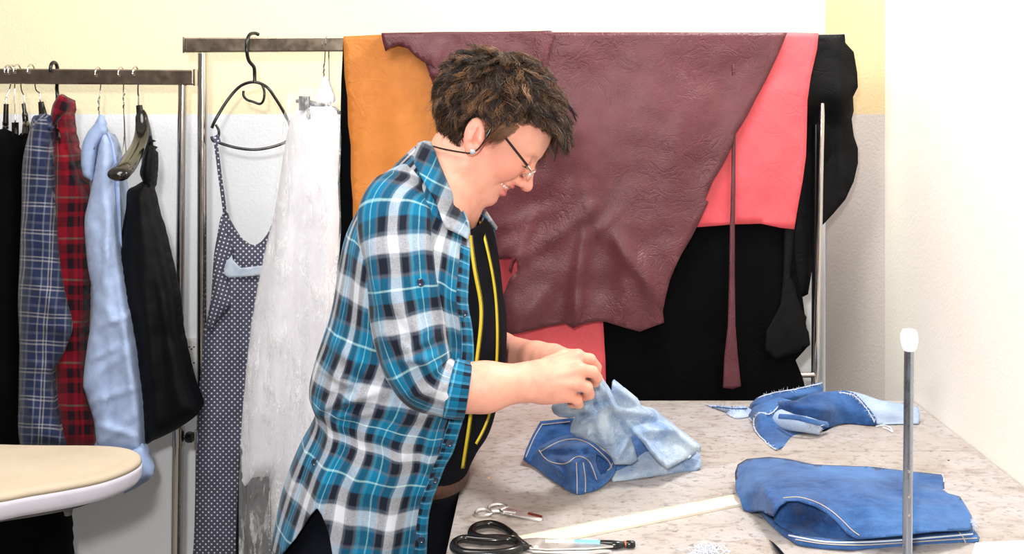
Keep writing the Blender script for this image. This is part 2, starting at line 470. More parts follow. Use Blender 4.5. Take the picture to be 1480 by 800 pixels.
# ------------------------------------------------------------------ clothes racks
def rack(name, label, xl_px, xr_px, ytop_l, ytop_r, d, posts, barh=22):
    a = W(xl_px, ytop_l, d); b = W(xr_px, ytop_r, d)
    root = empty(name, ((a.x+b.x)/2, d, 0), label, 'clothes rack')
    bh = barh*d/F; w2 = .013
    vs = []; 
    for p in (a, b):
        for (dy, dz) in ((-w2, 0), (w2, 0), (w2, -bh), (-w2, -bh)): vs.append((p.x, d+dy, p.z+dz))
    o = mesh('top_bar', vs, [(0, 1, 2, 3), (7, 6, 5, 4), (0, 4, 5, 1), (1, 5, 6, 2), (2, 6, 7, 3), (3, 7, 4, 0)], M['bar_metal'], root, False); fixn(o)
    bv = o.modifiers.new('bevel', 'BEVEL'); bv.width = .003; bv.segments = 2
    for p, e in ((a, -1), (b, 1)):
        MB().box((p.x-.005 if e < 0 else p.x, d-w2-.002, p.z-bh-.002), (p.x if e < 0 else p.x+.005, d+w2+.002, p.z+.002), .0015).build('end_cap', M['chrome'], root)
    zt = max(a.z, b.z)-bh
    for (ptx, pty, pbx, pby, r) in posts:
        p0 = W(ptx, pty, d); p1 = W(pbx, pby, d); q = (p1-p0)/(p1.z-p0.z); foot = p0+q*(0.07-p0.z)
        mid = p0+q*(.80-p0.z); zz = p0.z
        post = MB().tube([p0, mid], r, 20).tube([mid, foot], r*1.22, 20).build('post', M['chrome'], root)
        MB().tube([mid+Vector((0, 0, .012)), mid-Vector((0, 0, .03))], r*1.5, 20).build('collar', M['chrome'], post)
        kn = mid+Vector((r*1.3, 0, -.01))
        MB().lathe(kn, [(.004, 0), (.004, .008), (.012, .009), (.0135, .014), (.012, .022), (.006, .024)], 16, (1, -.25, 0)).build('knob', M['black_plastic'], post)
        ft = MB().tube([foot+Vector((0, -.24, -.03)), foot+Vector((0, -.22, -.005)), foot+Vector((0, 0, 0)), foot+Vector((0, .16, -.005))], .012, 14)
        ft.build('foot', M['chrome'], root)
        for yy in (-.21, .14):
            MB().lathe(foot+Vector((0, yy, -.035)), [(.0, -.033), (.018, -.03), (.022, -.015), (.018, 0), (.006, .004), (.006, .03)], 16, (0, 0, 1)).build('caster', M['black_plastic'], root)
    return root
DL = 2.40; DR = 2.38
rack('clothes_rack', 'low chrome clothes rack on the left holding plaid shirts', -260, 282, 97.5, 101, DL, [(264, 123, 255, 800, .0105), (-225, 122, -232, 800, .0105)], 22)
R2 = rack('clothes_rack', 'taller chrome clothes rack draped with hides behind the seamstress', 270, 1217, 55, 49, DR, [(293, 77, 291, 800, .0115), (1189.5, 70, 1179, 560, .0075)], 21)
m = MB(); a = W(1160, 541, DR); b = W(1181, 541, DR); 
m.tube([W(292, 838, DR), W(1174, 838, DR)], .009, 12).build('lower_crossbar', M['chrome'], R2)
m = MB().tube([W(1150, 542, DR), W(1181, 541, DR)], .0065, 12); m.build('side_pin', M['chrome'], R2)
MB().tube([W(1179.5, 180, DR+.02), W(1177, 700, DR+.02)], .0085, 16).build('rear_post', M['black_plastic'], R2)

# ------------------------------------------------------------------ hides hung over the tall rack
M['maroon'] = m_leather('maroon_leather', (76, 34, 41), (98, 48, 55), .42, 210, 9, .36)
M['ochre'] = m_leather('ochre_leather', (176, 100, 34), (196, 122, 48), .6, 220, 6, .2)
M['coral'] = m_leather('coral_leather', (208, 72, 82), (222, 88, 95), .6, 220, 5, .2)
M['blacksuede'] = m_leather('black_suede', (2, 2, 4), (6, 6, 8), .9, 160, 5, .3, .08)
M['blackleather'] = m_leather('black_leather', (4, 4, 6), (9, 9, 11), .6, 160, 5, .35, .15)
DB = DR+.018
# suede, furthest back
sk = [(872, 60), (1000, 58), (1140, 58), (1150, 200), (1146, 330), (1150, 390), (1160, 430), (1166, 475), (1168, 500), (1150, 520), (1160, 545), (1168, 575), (1165, 640), (1000, 660), (868, 650), (868, 560), (870, 480), (866, 300)]
patch('leather_hide', sk, DR-.022, M['blacksuede'], res=12, rough=(.006, .012), folds=[(960, 380, 975, 640, 16, .012), (1040, 340, 1075, 600, 18, .010), (900, 480, 905, 640, 14, .010), (1110, 330, 1120, 560, 14, .010)], drape=(64, DB, .45), smooth=False,
      label='long black suede hide hanging straight to the table edge behind maroon strap', cat='leather hide', group='hides draped over the tall rack')
rp = [(1140, 55), (1170, 51), (1200, 50.5), (1221, 50), (1222, 62), (1234, 75), (1239, 105), (1240, 126), (1233, 140), (1234, 160), (1231, 172), (1234, 196), (1240, 214), (1240, 236), (1234, 262), (1222, 288), (1205, 308), (1192, 322), (1184, 330), (1178, 345), (1176, 372), (1172, 400), (1168, 425), (1158, 430), (1150, 470), (1140, 480), (1130, 300)]
patch('leather_hide', rp, lambda X, Y: DR-.020+.056*np.clip((Y-135)/50, 0, 1)**2*(3-2*np.clip((Y-135)/50, 0, 1)), M['blackleather'], res=8, smooth=False, rough=(.006, .02), folds=[(1150, 100, 1160, 420, 14, .012), (1210, 70, 1222, 280, 12, .012)], drape=(56, DB, .4),
      label='scalloped black hide at the right end of the tall rack', cat='leather hide', group='hides draped over the tall rack')
rq = [(1142, 400), (1148, 410), (1152, 428), (1158, 446), (1166, 458), (1164, 470), (1169, 480), (1171, 498), (1164, 504), (1159, 500), (1158, 507), (1141, 513), (1120, 519), (1106, 505), (1107, 480), (1118, 460), (1128, 440), (1132, 400), (1134, 330), (1140, 300), (1148, 330)]
patch('leather_offcut', rq, DR-.034, M['blackleather'], res=6, rough=(.001, .03), folds=[(1128, 440, 1150, 505, 6, .003), (1146, 400, 1152, 500, 5, .003)], smooth=False,
      label='ragged black leather offcut with torn lower edge near right rack post', cat='leather offcut')
ls = [(496, 60), (520, 58), (540, 200), (540, 560), (480, 640), (474, 560), (478, 420), (484, 330), (489, 250), (492, 175), (493, 120)]
patch('leather_hide', ls, DR-.018, M['blacksuede'], res=9, rough=(.004, .02), drape=(66, DB, .4), folds=[(492, 100, 484, 400, 10, .006)], smooth=False,
      label='narrow black hide showing left of the ochre leather', cat='leather hide', group='hides draped over the tall rack')
oc = [(496, 53), (520, 52), (560, 50), (640, 50), (720, 50), (722, 200), (700, 330), (660, 420), (600, 470), (540, 470), (509, 440), (508, 400), (510, 330), (510, 290), (507, 255), (507, 210), (503, 180), (502, 140), (498, 110), (497, 80)]
patch('leather_hide', oc, DR-.030, M['ochre'], res=9, rough=(.005, .012), drape=(55, DB+.003, .5), folds=[(560, 80, 600, 300, 30, .010), (520, 90, 530, 300, 16, .006)], smooth=False,
      label='smooth ochre tan hide hanging behind the seamstress head', cat='leather hide', group='hides draped over the tall rack')
c1 = [(1040, 49), (1136, 47), (1183, 48), (1181, 70), (1172, 110), (1167, 145), (1166, 190), (1165, 225), (1160, 262), (1153, 300), (1148, 331), (1128, 329), (1100, 323), (1060, 324), (1010, 328), (940, 330), (930, 250), (980, 140)]
patch('leather_hide', c1, DR-.038, M['coral'], res=9, rough=(.004, .014), drape=(55, DB+.006, .5), folds=[(1120, 140, 1100, 320, 26, .010), (1080, 200, 1072, 326, 14, .007)], smooth=False,
      label='coral pink hide on the right, lower edge at mid height', cat='leather hide', group='hides draped over the tall rack')
c2 = [(700, 120), (860, 120), (866, 300), (868, 400), (872, 470), (875, 520), (876, 560), (874, 640), (700, 640), (690, 400)]
patch('leather_hide', c2, DR-.028, M['coral'], res=10, rough=(.005, .012), folds=[(790, 430, 795, 600, 26, .012), (745, 460, 740, 600, 16, .008)], smooth=False,
      label='coral red hide hanging low behind the hands, below maroon leather', cat='leather hide', group='hides draped over the tall rack')
mar = [(600, 48), (700, 46.5), (860, 46.5), (1000, 46.5), (1138, 47), (1122, 84), (1106, 118), (1092, 143), (1080, 167), (1072, 180), (1064, 192), (1058, 210), (1046, 236), (1030, 262), (1019, 288), (1024, 291), (1012, 318), (1000, 342), (985, 367), (975, 388), (968, 405), (962, 430), (958, 450), (960, 466), (943, 472), (925, 479), (902, 473), (876, 465), (861, 464), (842, 468), (829, 474), (816, 467), (794, 471), (764, 478), (741, 483), (729, 480), (728, 424), (737, 401), (748, 391), (746, 373), (741, 378), (738, 394), (735, 390), (740, 371), (722, 375), (716, 366), (714, 349), (700, 330), (660, 260), (625, 120)]
MF = [(960, 130, 840, 260, 50, .010), (830, 170, 810, 380, 26, .012), (850, 300, 828, 465, 11, .020), (838, 430, 832, 470, 7, .012), (880, 330, 960, 440, 13, .014), (900, 330, 910, 470, 18, .012),
      (860, 300, 730, 390, 10, .008), (770, 310, 735, 400, 10, .012), (745, 345, 722, 372, 6, .009), (720, 330, 800, 300, 9, .006), (845, 270, 870, 345, 7, .008), (800, 410, 750, 470, 16, .012), (930, 380, 945, 450, 12, .010),
      (1000, 150, 960, 300, 24, .008), (850, 345, 900, 300, 7, .006)]
mh = patch('leather_hide', mar, lambda X, Y: DR-.058-.02*np.clip((Y-100)/380, 0, 1), M['maroon'], res=7, rough=(.007, .014), folds=MF, drape=(53, DB+.009, .5), smooth=False,
           label='large maroon wrinkled hide draped across the middle of the rack', cat='leather hide', group='hides draped over the tall rack')
fl = [(551, 47.5), (640, 46), (700, 46), (760, 45), (797, 44), (802, 50), (798, 62), (793, 78), (790, 96), (780, 130), (720, 150), (680, 140), (640, 128), (632, 111), (620, 110), (622, 100), (629, 98), (612, 88), (600, 80), (588, 68), (575, 65), (565, 68), (557, 74), (553, 60)]
patch('folded_flap', fl, DR-.066, M['maroon'], mh, res=6, rough=(.004, .03), folds=[(684, 48, 684, 110, 5, .004), (640, 60, 620, 105, 6, .005), (790, 50, 770, 100, 6, .004), (600, 60, 590, 78, 4, .004)], smooth=False, drape=(51, DB+.012, .2))
st = [(1058, 50), (1063, 50), (1063, 190), (1063, 260), (1062, 330), (1062, 400), (1063, 470), (1066, 510), (1071, 558), (1058, 562), (1045, 560), (1047, 515), (1052, 470), (1054, 400), (1055, 330), (1057, 260), (1058, 190)]
patch('leather_strap', st, DR-.0545, M['maroon'], res=5, rough=(.003, .02), thick=.002, smooth=False, label='long narrow maroon leather strap widening at its lower end', cat='leather strap')
# ------------------------------------------------------------------ hangers
def hook_pts(px, ytop, d, pybot, lean=0.0, r=.017, twist=0.0, barh=22):
    """an open hook over the bar; the hook lies across the bar, 'twist' turns it"""
    top = W(px, ytop, d); R = r; c = top-Vector((0, 0, R)); out = []
    for a in np.linspace(-200, 0, 15):
        A = math.radians(a); yy = R*math.cos(A); zz = -R*math.sin(A)
        out.append(c+Vector((math.sin(twist)*yy*-1, -math.cos(twist)*-yy, zz)))
    # shaft comes back under the bar towards the middle
    end = W(px+lean, pybot, d)
    last = out[-1]
    ys = [last+Vector((0, 0, -.012)), Vector((end.x*.35+last.x*.65, d+(last.y-d)*.5, c.z-.042)), Vector((end.x, d, end.z+.02)), end]
    return cr(out+ys, 3)
def wire_hook(mb, px, ytop, d, pybot, lean=0., r=.0019, twist=0.0):
    return mb.tube(hook_pts(px, ytop, d, pybot, lean, twist=twist), r, 8)
NAVY = (34, 44, 74)
M['plaid_navy'] = m_plaid('navy_flannel_plaid',
    [(0, (30, 40, 70)), (.30, (120, 122, 132)), (.36, (40, 50, 82)), (.55, (150, 148, 150)), (.60, (36, 44, 72)), (.66, (150, 148, 150)), (.71, (36, 44, 76)), (.92, (88, 92, 110))],
    [(0, (28, 36, 64)), (.25, (110, 112, 124)), (.31, (36, 46, 76)), (.52, (150, 148, 150)), (.58, (34, 42, 70)), (.65, (150, 148, 150)), (.70, (32, 42, 72)), (.9, (80, 84, 100))], .062, .062)
M['plaid_red'] = m_plaid('red_flannel_plaid',
    [(0, (122, 8, 28)), (.28, (28, 12, 22)), (.46, (110, 8, 26)), (.56, (30, 15, 24)), (.62, (122, 8, 28)), (.70, (28, 12, 22)), (.86, (96, 12, 28)), (.97, (120, 110, 90))],
    [(0, (124, 10, 30)), (.26, (24, 11, 20)), (.50, (112, 10, 28)), (.62, (28, 12, 22)), (.84, (124, 10, 30)), (.95, (110, 90, 80))], .085, .095)
M['blue_shirt'] = m_cloth('pale_blue_cotton', (150, 168, 204), (166, 184, 218), 60, 1200, .8, .2)
M['blue_shirt_band'] = m_cloth('pale_blue_cotton_band', (146, 166, 206), (160, 180, 216), 60, 1200, .8, .2)
M['black_cloth'] = m_cloth('black_cloth', (3, 3, 5), (8, 8, 11), 12, 900, .9, .3, 0, .06)
M['black_satin'] = m_cloth('black_satin', (3, 3, 6), (7, 7, 11), 8, 900, .6, .2, 0, .15)
# polka dots
n = NT('grey_polka_dot_cloth'); uv = n.uv(); sc = .0095
mp = n.mapping(uv, (1/sc, 1/sc, 1), (0, 0, math.radians(45)))
vm = n.new('ShaderNodeVectorMath', operation='FRACTION'); n.link(mp, vm.inputs[0])
v2 = n.new('ShaderNodeVectorMath', operation='DISTANCE'); v2.inputs[1].default_value = (.5, .5, 0)
sp = n.new('ShaderNodeSeparateXYZ'); n.link(vm.outputs[0], sp.inputs[0]); cb = n.new('ShaderNodeCombineXYZ'); n.link(sp.outputs[0], cb.inputs[0]); n.link(sp.outputs[1], cb.inputs[1])
n.link(cb.outputs[0], v2.inputs[0])
dot = n.math('LESS_THAN', v2.outputs['Value'], .21)
n.bump(n.noise(n.obj(), 500, 3), .2, .001)
M['polka'] = n.set(color=n.mix(lin((74, 74, 90)), lin((196, 200, 214)), dot), rough=.8, spec=.15)
M['lining'] = m_cloth('shiny_pale_lining', (150, 165, 185), (195, 205, 218), 30, 700, .35, .3, .1, .5)
M['white_cloth'] = m_cloth('white_cloth', (214, 212, 221), (232, 230, 237), 10, 800, .8, .25)
n = NT('clear_garment_plastic'); o_ = n.obj(); f = n.noise(n.mapping(o_, (1, 1, .10)), 30, 5, .65, .5); f2 = n.noise(n.mapping(o_, (1, 1, .3)), 110, 4, .6, .5)
n.bump(n.math('ADD', f, n.math('MULTIPLY', f2, .35)), .8, .02)
M['film'] = n.set(color=(.93, .93, .96, 1), rough=.10, spec=1.0, alpha=n.ramp(n.noise(n.mapping(o_, (1, 1, .22)), 34, 5, .7, 1.2), [(.50, (.10, .10, .10, 1)), (.66, (.5, .5, .5, 1))])); M['film'].use_transparency_overlap = True if hasattr(M['film'], 'use_transparency_overlap') else False

def garment(name, label, cat, px, d, group=None):
    p = W(px, 600, d); return empty(name, (p.x, d, 0), label, cat, group)
# black garment at the picture's left edge
DG = DL-.02
t = garment('black_jacket', 'black jacket at the far left of the low rack, on a wire-hook hanger', 'jacket', -5, DG)
patch('body', [(-90, 250), (-50, 212), (-8, 190), (4, 184), (16, 196), (24, 206), (31, 214), (33, 250), (31, 400), (30, 540), (28, 650), (-40, 668), (-100, 660), (-104, 450)], DG-.055, M['black_cloth'], t, res=12, inflate=.05, edge=36,
      folds=[(10, 230, 5, 620, 8, .012), (-20, 240, -25, 620, 10, .012), (22, 260, 22, 600, 6, .006)])
for (px, lab, lean, bot, dd) in ((17, 'chrome hooked hanger on the black jacket at far left', -1, 180, .0), ):
    h = empty('clothes_hanger', W(px, 200, DL), lab, 'hanger', 'hangers on the low rack')
    wire_hook(MB(), px-5, 94, DL, 152, -3).build('hook', M['chrome'], h)
    MB().tube([W(px-8, 150, DL), W(px-9, 186, DL)], [.0055, .0065], 12).tube(cr([W(px-9, 176, DL-.02), W(px-9, 180, DL-.01), W(px-9, 184, DL+.06), W(px-14, 200, DL+.12)], 4), .007, 10).build('neck', M['wood_black'], h)
h = empty('clothes_hanger', W(22, 200, DL), 'thin wire-hooked hanger with dark clip, second from far left', 'hanger', 'hangers on the low rack')
wire_hook(MB(), 17, 94, DL, 178, 5).build('hook', M['chrome'], h)
m = MB().box(W(18, 178, DL-.008), W(26, 200, DL+.01), .002); m.tube([W(22, 198, DL-.03), W(22, 198, DL+.12)], .004, 8); m.build('clip', M['wood_black'], h)
h = empty('clothes_hanger', W(36, 200, DL), 'chrome hooked hanger with dark neck just left of the navy plaid shirt', 'hanger', 'hangers on the low rack')
wire_hook(MB(), 25, 93, DL, 152, 10).build('hook', M['chrome'], h)
m = MB().tube(cr([W(34, 150, DL), W(36, 165, DL-.004), W(37, 180, DL-.004), W(37, 205, DL-.004)], 4), [.0045]*4+[.0065]*9, 12)
m.tube(cr([W(37, 196, DL-.05), W(38, 178, DL), W(38, 196, DL+.12)], 5), .008, 10); m.build('neck', M['wood_black'], h)
t = garment('black_blouse', 'narrow black blouse squeezed between black jacket and navy plaid shirt', 'blouse', 38, DG)
patch('body', [(26, 210), (34, 196), (44, 200), (52, 214), (56, 300), (52, 420), (46, 560), (40, 640), (24, 640), (26, 400)], DG-.02, M['black_cloth'], t, res=9, inflate=.03, edge=16)
# navy plaid shirt
h = empty('clothes_hanger', W(62, 160, DL), 'chrome hooked hanger with short bronze neck inside the navy plaid shirt', 'hanger', 'hangers on the low rack')
wire_hook(MB(), 45, 93, DL, 148, 13).build('hook', M['chrome'], h)
m = MB().tube([W(59, 147, DL), W(62, 165, DL), W(63, 186, DL)], [.006, .009, .010], 12); m.tube(cr([W(60, 190, DL-.09), W(62, 172, DL-.01), W(63, 176, DL+.08), W(64, 200, DL+.14)], 5), .008, 10); m.build('neck', M['wood_black'], h)
t = garment('plaid_shirt', 'navy and grey plaid flannel shirt hanging sideways on the low rack', 'shirt', 60, DG)
patch('body', [(44, 178), (56, 166), (68, 168), (76, 175), (80, 200), (86, 300), (86, 420), (92, 560), (94, 645), (60, 652), (40, 645), (34, 420), (36, 260)], DG-.035, M['plaid_navy'], t, res=9, inflate=.05, edge=26, folds=[(60, 240, 70, 620, 8, .01)])
patch('sleeve', [(48, 176), (60, 168), (72, 172), (72, 195), (73, 230), (74, 262), (78, 300), (82, 335), (90, 390), (99, 436), (105, 462), (104, 480), (94, 510), (80, 530), (74, 538), (78, 566), (80, 590), (93, 636), (92, 644), (60, 646), (29, 644), (27, 560), (28, 500), (26, 440), (28, 380), (31, 300), (32, 240), (38, 206)],
      DG-.09, M['plaid_navy'], t, res=7, inflate=.045, edge=24, uvrot=.06,
      folds=[(50, 400, 92, 470, 9, .016), (60, 470, 98, 480, 7, .014), (40, 520, 80, 540, 8, .014), (44, 300, 52, 500, 9, .010), (36, 560, 60, 640, 7, .012), (70, 300, 60, 420, 6, .008), (60, 550, 84, 600, 6, .008), (40, 210, 60, 240, 7, .008)], rough=(.006, .03))
patch('collar', [(46, 178), (52, 168), (62, 164), (72, 167), (77, 176), (74, 188), (64, 190), (52, 194), (46, 190)], DG-.095, M['plaid_navy'], t, res=4, inflate=.012, edge=8, uvrot=.8)
# red plaid shirt
h = empty('clothes_hanger', W(84, 150, DL), 'black plastic hooked hanger inside the red plaid shirt', 'hanger', 'hangers on the low rack')
m = MB(); m.tube(hook_pts(78, 90, DL, 150, 5), .0042, 10); m.tube(cr([W(84, 200, DL-.12), W(83, 148, DL), W(84, 200, DL+.14)], 6), .005, 10); m.build('hook', M['black_plastic'], h)
t = garment('plaid_shirt', 'red and black plaid flannel shirt right of the navy plaid one', 'shirt', 105, DG)
patch('body', [(74, 160), (79, 146), (88, 137), (96, 142), (98, 154), (95, 170), (98, 195), (104, 225), (116, 262), (131, 294), (130, 330), (128, 400), (126, 440), (122, 480), (122, 520), (130, 570), (138, 610), (141, 640), (120, 648), (84, 644), (76, 600), (70, 540), (72, 300), (70, 200)],
      DG-.045, M['plaid_red'], t, res=8, inflate=.045, edge=24, folds=[(100, 230, 118, 420, 9, .012), (86, 240, 96, 600, 8, .012), (112, 400, 110, 620, 8, .010), (88, 160, 100, 260, 6, .01)], rough=(.006, .03))
patch('collar', [(75, 158), (80, 144), (88, 136), (96, 140), (98, 152), (94, 163), (84, 172), (78, 182), (73, 176)], DG-.092, M['plaid_red'], t, res=4, inflate=.012, edge=8, uvrot=.4)
# light blue shirt
h = empty('clothes_hanger', W(143, 165, DL), 'thin twisted wire hanger holding the pale blue shirt', 'hanger', 'hangers on the low rack')
m = wire_hook(MB(), 142, 97, DL, 166, 1.5, .0016)
c_ = [W(143+.6*math.sin(k), 140+k*1.6, DL)+Vector((0, .002*math.cos(k), 0)) for k in range(15)]; m.tube(c_, .0019, 6)
m.tube(cr([W(136, 215, DL-.12), W(144, 166, DL), W(150, 215, DL+.12)], 5), .0016, 6); m.build('hook', M['chrome'], h)
t = garment('blue_shirt', 'pale blue cotton shirt with long cuffed sleeve on the low rack', 'shirt', 160, DG)
patch('body', [(134, 215), (146, 188), (154, 192), (164, 216), (172, 250), (178, 300), (186, 380), (180, 520), (170, 660), (140, 670), (128, 640), (128, 420), (126, 330)], DG-.02, M['blue_shirt'], t, res=9, inflate=.045, edge=20)
patch('sleeve', [(146, 196), (153, 193), (160, 210), (164, 240), (166, 290), (170, 330), (174, 368), (182, 410), (190, 452), (197, 500), (202, 545), (206, 592), (205, 646), (186, 655), (160, 650), (141, 644), (136, 610), (124, 570), (120, 552), (126, 500), (132, 460), (133, 422), (126, 380), (122, 322), (128, 290), (136, 250)],
      DG-.085, M['blue_shirt'], t, res=5, inflate=.032, edge=18, folds=[(158, 300, 150, 420, 5, .010), (146, 470, 196, 452, 5, .009), (128, 520, 176, 500, 5, .008), (132, 580, 198, 560, 5, .008), (136, 612, 196, 630, 5, .009), (168, 380, 188, 560, 5, .008), (150, 500, 160, 600, 6, -.008), (140, 330, 160, 380, 5, .007), (150, 240, 160, 500, 9, .012), (140, 430, 180, 480, 8, .008), (130, 550, 190, 500, 8, .008), (178, 470, 196, 600, 7, .010), (140, 600, 160, 560, 6, .008), (150, 640, 190, 600, 7, .008), (132, 330, 150, 420, 7, .008)], rough=(.004, .035))
cu = patch('cuff', [(139, 643), (160, 648), (186, 650), (206, 640), (213, 660), (221, 685), (214, 694), (198, 704), (180, 713), (166, 690)], DG-.10, M['blue_shirt_band'], t, res=5, inflate=.022, edge=14, smooth=False)
patch('collar', [(137, 178), (144, 165), (150, 168), (152, 178), (154, 190), (146, 200), (139, 212), (136, 236), (133, 262), (126, 258), (120, 254), (117, 238), (117, 220), (120, 204), (127, 190)], DG-.09, M['blue_shirt_band'], t, res=4, inflate=.012, edge=8, smooth=False)
patch('placket', [(154, 192), (160, 206), (164, 240), (168, 290), (172, 350), (176, 358), (174, 300), (170, 240), (164, 210), (158, 194)], DG-.085, M['blue_shirt_band'], t, res=4, thick=.003, smooth=False)
# empty wire hanger
h = empty('clothes_hanger', W(180, 160, DL), 'bare twisted wire hanger between blue shirt and black lacquered hanger', 'hanger', 'hangers on the low rack')
m = wire_hook(MB(), 175, 97, DL, 160, 4, .0016)
c_ = [W(179+.8*math.sin(k), 135+k*1.8, DL)+Vector((0, .002*math.cos(k), 0)) for k in range(14)]; m.tube(c_, .0018, 6)
m.tube(cr([W(179, 158, DL), W(180, 190, DL), W(178, 215, DL-.04), W(176, 232, DL-.12), W(178, 236, DL-.13)], 5)+cr([W(178, 236, DL-.13), W(181, 236, DL), W(183, 236, DL+.14)], 4)+cr([W(183, 234, DL+.14), W(181, 200, DL+.08), W(179, 160, DL)], 4), .0015, 6); m.build('wire', M['chrome'], h)
# black lacquered hanger with broad shoulder and black dress
h = empty('clothes_hanger', W(190, 160, DL), 'broad glossy dark hanger with chrome hook holding the black dress', 'hanger', 'hangers on the low rack')
wire_hook(MB(), 196, 96, DL, 154, 4.5, .0022).build('hook', M['chrome'], h)
cl = cr([W(204, 160, DL), W(205, 180, DL-.01), W(204, 196, DL-.03), W(199, 212, DL-.07), W(189, 230, DL-.14), W(177, 246, DL-.21), W(167, 256, DL-.245)], 6)
rad = np.interp(np.linspace(0, 1, len(cl)), [0, .08, .25, .5, .8, .93, 1], [.008, .014, .015, .017, .024, .024, .012])
v_, f_ = tube_geo(cl, rad, 18, False, .62, (0, .3, 1)); m = MB().add(v_, f_)
cl2 = cr([W(204, 162, DL), W(208, 176, DL+.03), W(212, 200, DL+.10), W(214, 240, DL+.2)], 5)
m.tube(cl2, np.interp(np.linspace(0, 1, len(cl2)), [0, .5, 1], [.009, .013, .016]), 14); m.tube([W(201, 152, DL), W(203, 166, DL)], [.007, .009], 12)
m.build('arm', M['wood_black'], h)
t = garment('black_dress', 'black satin dress flaring right, under the glossy dark hanger', 'dress', 230, DG)
patch('skirt', [(184, 276), (196, 268), (206, 262), (212, 262), (218, 290), (226, 320), (238, 372), (249, 420), (252, 470), (262, 520), (275, 560), (288, 592), (284, 600), (262, 616), (240, 628), (222, 636), (210, 639), (206, 600), (200, 545), (192, 490), (180, 440), (173, 372), (177, 330), (182, 300)],
      DG-.07, M['black_satin'], t, res=7, inflate=.045, edge=26, folds=[(205, 290, 225, 620, 9, .016), (220, 330, 262, 600, 9, .016), (195, 330, 205, 480, 8, .010), (240, 430, 275, 590, 8, .012)], rough=(.004, .03))
patch('bodice', [(206, 262), (202, 250), (206, 232), (213, 212), (217, 195), (221, 210), (222, 240), (220, 262), (217, 278), (210, 282)], DG-.05, M['black_satin'], t, res=5, inflate=.025, edge=8, folds=[(212, 220, 212, 270, 3, .006)])
# long black trousers behind, seen under the ironing board
t = garment('black_trousers', 'black trousers hanging low behind the ironing board', 'trousers', 40, DG)
patch('leg', [(-60, 640), (20, 636), (84, 640), (90, 690), (95, 730), (99, 770), (102, 830), (104, 900), (60, 906), (54, 800), (50, 906), (-60, 900)], DG+.01, M['black_cloth'], t, res=12, inflate=.035, edge=28, folds=[(50, 660, 54, 880, 7, .012), (20, 660, 20, 880, 9, .01), (78, 700, 86, 880, 7, .008)], smooth=False)

# ------------------------------------------------------------------ tall rack: black hanger with the dotted dress
DD = DR
h = empty('clothes_hanger', W(362, 150, DD), 'black plastic hanger with inner hook on the tall rack', 'hanger', 'hangers on the tall rack')
hk = cr([W(374, 50, DD+.02), W(368, 48, DD+.012), W(361, 50, DD-.006), W(357, 60, DD-.018), W(357, 76, DD-.02), W(360, 88, DD-.012), W(367, 97, DD-.004), W(368, 108, DD), W(368, 119, DD)], 5)
m = MB().tube(hk, .0042, 12); m.build('hook', M['black_plastic'], h)
m = MB().tube(cr([W(306, 185, DD-.02), W(313, 170, DD-.018), W(330, 143, DD-.008), (W(348, 124, DD-.002)), W(368, 118.5, DD), W(386, 126, DD+.004), W(398, 142, DD+.01), W(408, 158, DD+.016), W(415, 171, DD+.02)], 5), .0036, 12)
m.tube(cr([W(312, 180, DD-.02), W(316, 188, DD-.02), W(316, 196, DD-.02), W(313, 203, DD-.02)], 5), .003, 10)
m.tube(cr([W(306, 197, DD-.02), W(308, 203, DD-.02), W(316, 206, DD-.018), W(340, 213, DD-.008), W(366, 216, DD), W(390, 213, DD+.01), W(411, 206, DD+.018), W(418, 198, DD+.02), W(419, 182, DD+.02), W(415, 171, DD+.02)], 5), .0034, 12)
m.tube(cr([W(352, 131, DD-.004), W(352, 138, DD-.004), W(357, 144, DD-.004), W(366, 147, DD), W(376, 150, DD), W(381, 144, DD), W(382, 132, DD), W(379, 123, DD+.002)], 5), .003, 10)
m.build('arms', M['black_plastic'], h)
t = garment('polka_dot_dress', 'long grey dress with small white dots hanging by one thin strap', 'dress', 330, DD)
MB().add(*ribbon(cr([W(317, 207, DD-.032), W(313, 196, DD-.028), W(312, 207, DD-.034), W(315, 230, DD-.030), W(319, 262, DD-.024), W(323, 290, DD-.018), W(325, 308, DD-.012)], 5), .0085, .002, (1, 0, 0))).build('strap', M['polka'], t)
m_ = t.children[0].data
ul = m_.uv_layers.new(name='UVMap'); li = np.zeros(len(m_.loops), int); m_.loops.foreach_get('vertex_index', li)
co = np.zeros(len(m_.vertices)*3); m_.vertices.foreach_get('co', co); co = co.reshape(-1, 3); ul.data.foreach_set('uv', co[li][:, [0, 2]].ravel())
dr = [(323, 304), (326, 303), (329, 308), (334, 322), (344, 338), (356, 350), (366, 354), (376, 350), (386, 338), (394, 322), (402, 318), (408, 360), (404, 450), (396, 560), (392, 700), (392, 870), (330, 878), (280, 872), (281, 760), (284, 640), (287, 560), (291, 510), (299, 462), (305, 430), (307, 400), (309, 370), (314, 340), (319, 318)]
patch('skirt', dr, DD-.005, M['polka'], t, res=8, inflate=.03, edge=30, folds=[(340, 400, 330, 800, 9, .016), (365, 420, 362, 800, 9, .014), (312, 480, 300, 800, 9, .016), (334, 395, 344, 560, 5, .010), (290, 560, 286, 800, 8, .006), (310, 440, 338, 420, 6, .010)], rough=(.004, .03))
patch('bust_flap', [(318, 318), (321, 312), (326, 330), (334, 352), (337, 366), (330, 380), (326, 396), (334, 420), (340, 436), (330, 446), (318, 458), (304, 476), (300, 470), (305, 430), (307, 400), (309, 370), (313, 345)], DD-.044, M['polka'], t, res=5, inflate=.01, edge=14, uvrot=-.5, folds=[(312, 350, 318, 440, 5, .008)])
patch('lining', [(320, 366), (327, 358), (333, 362), (337, 376), (348, 387), (384, 383), (384, 397), (350, 400), (330, 401), (323, 396), (320, 385)], DD-.047, M['lining'], t, res=3, thick=.002, smooth=False, folds=[(326, 366, 330, 400, 4, .004)])
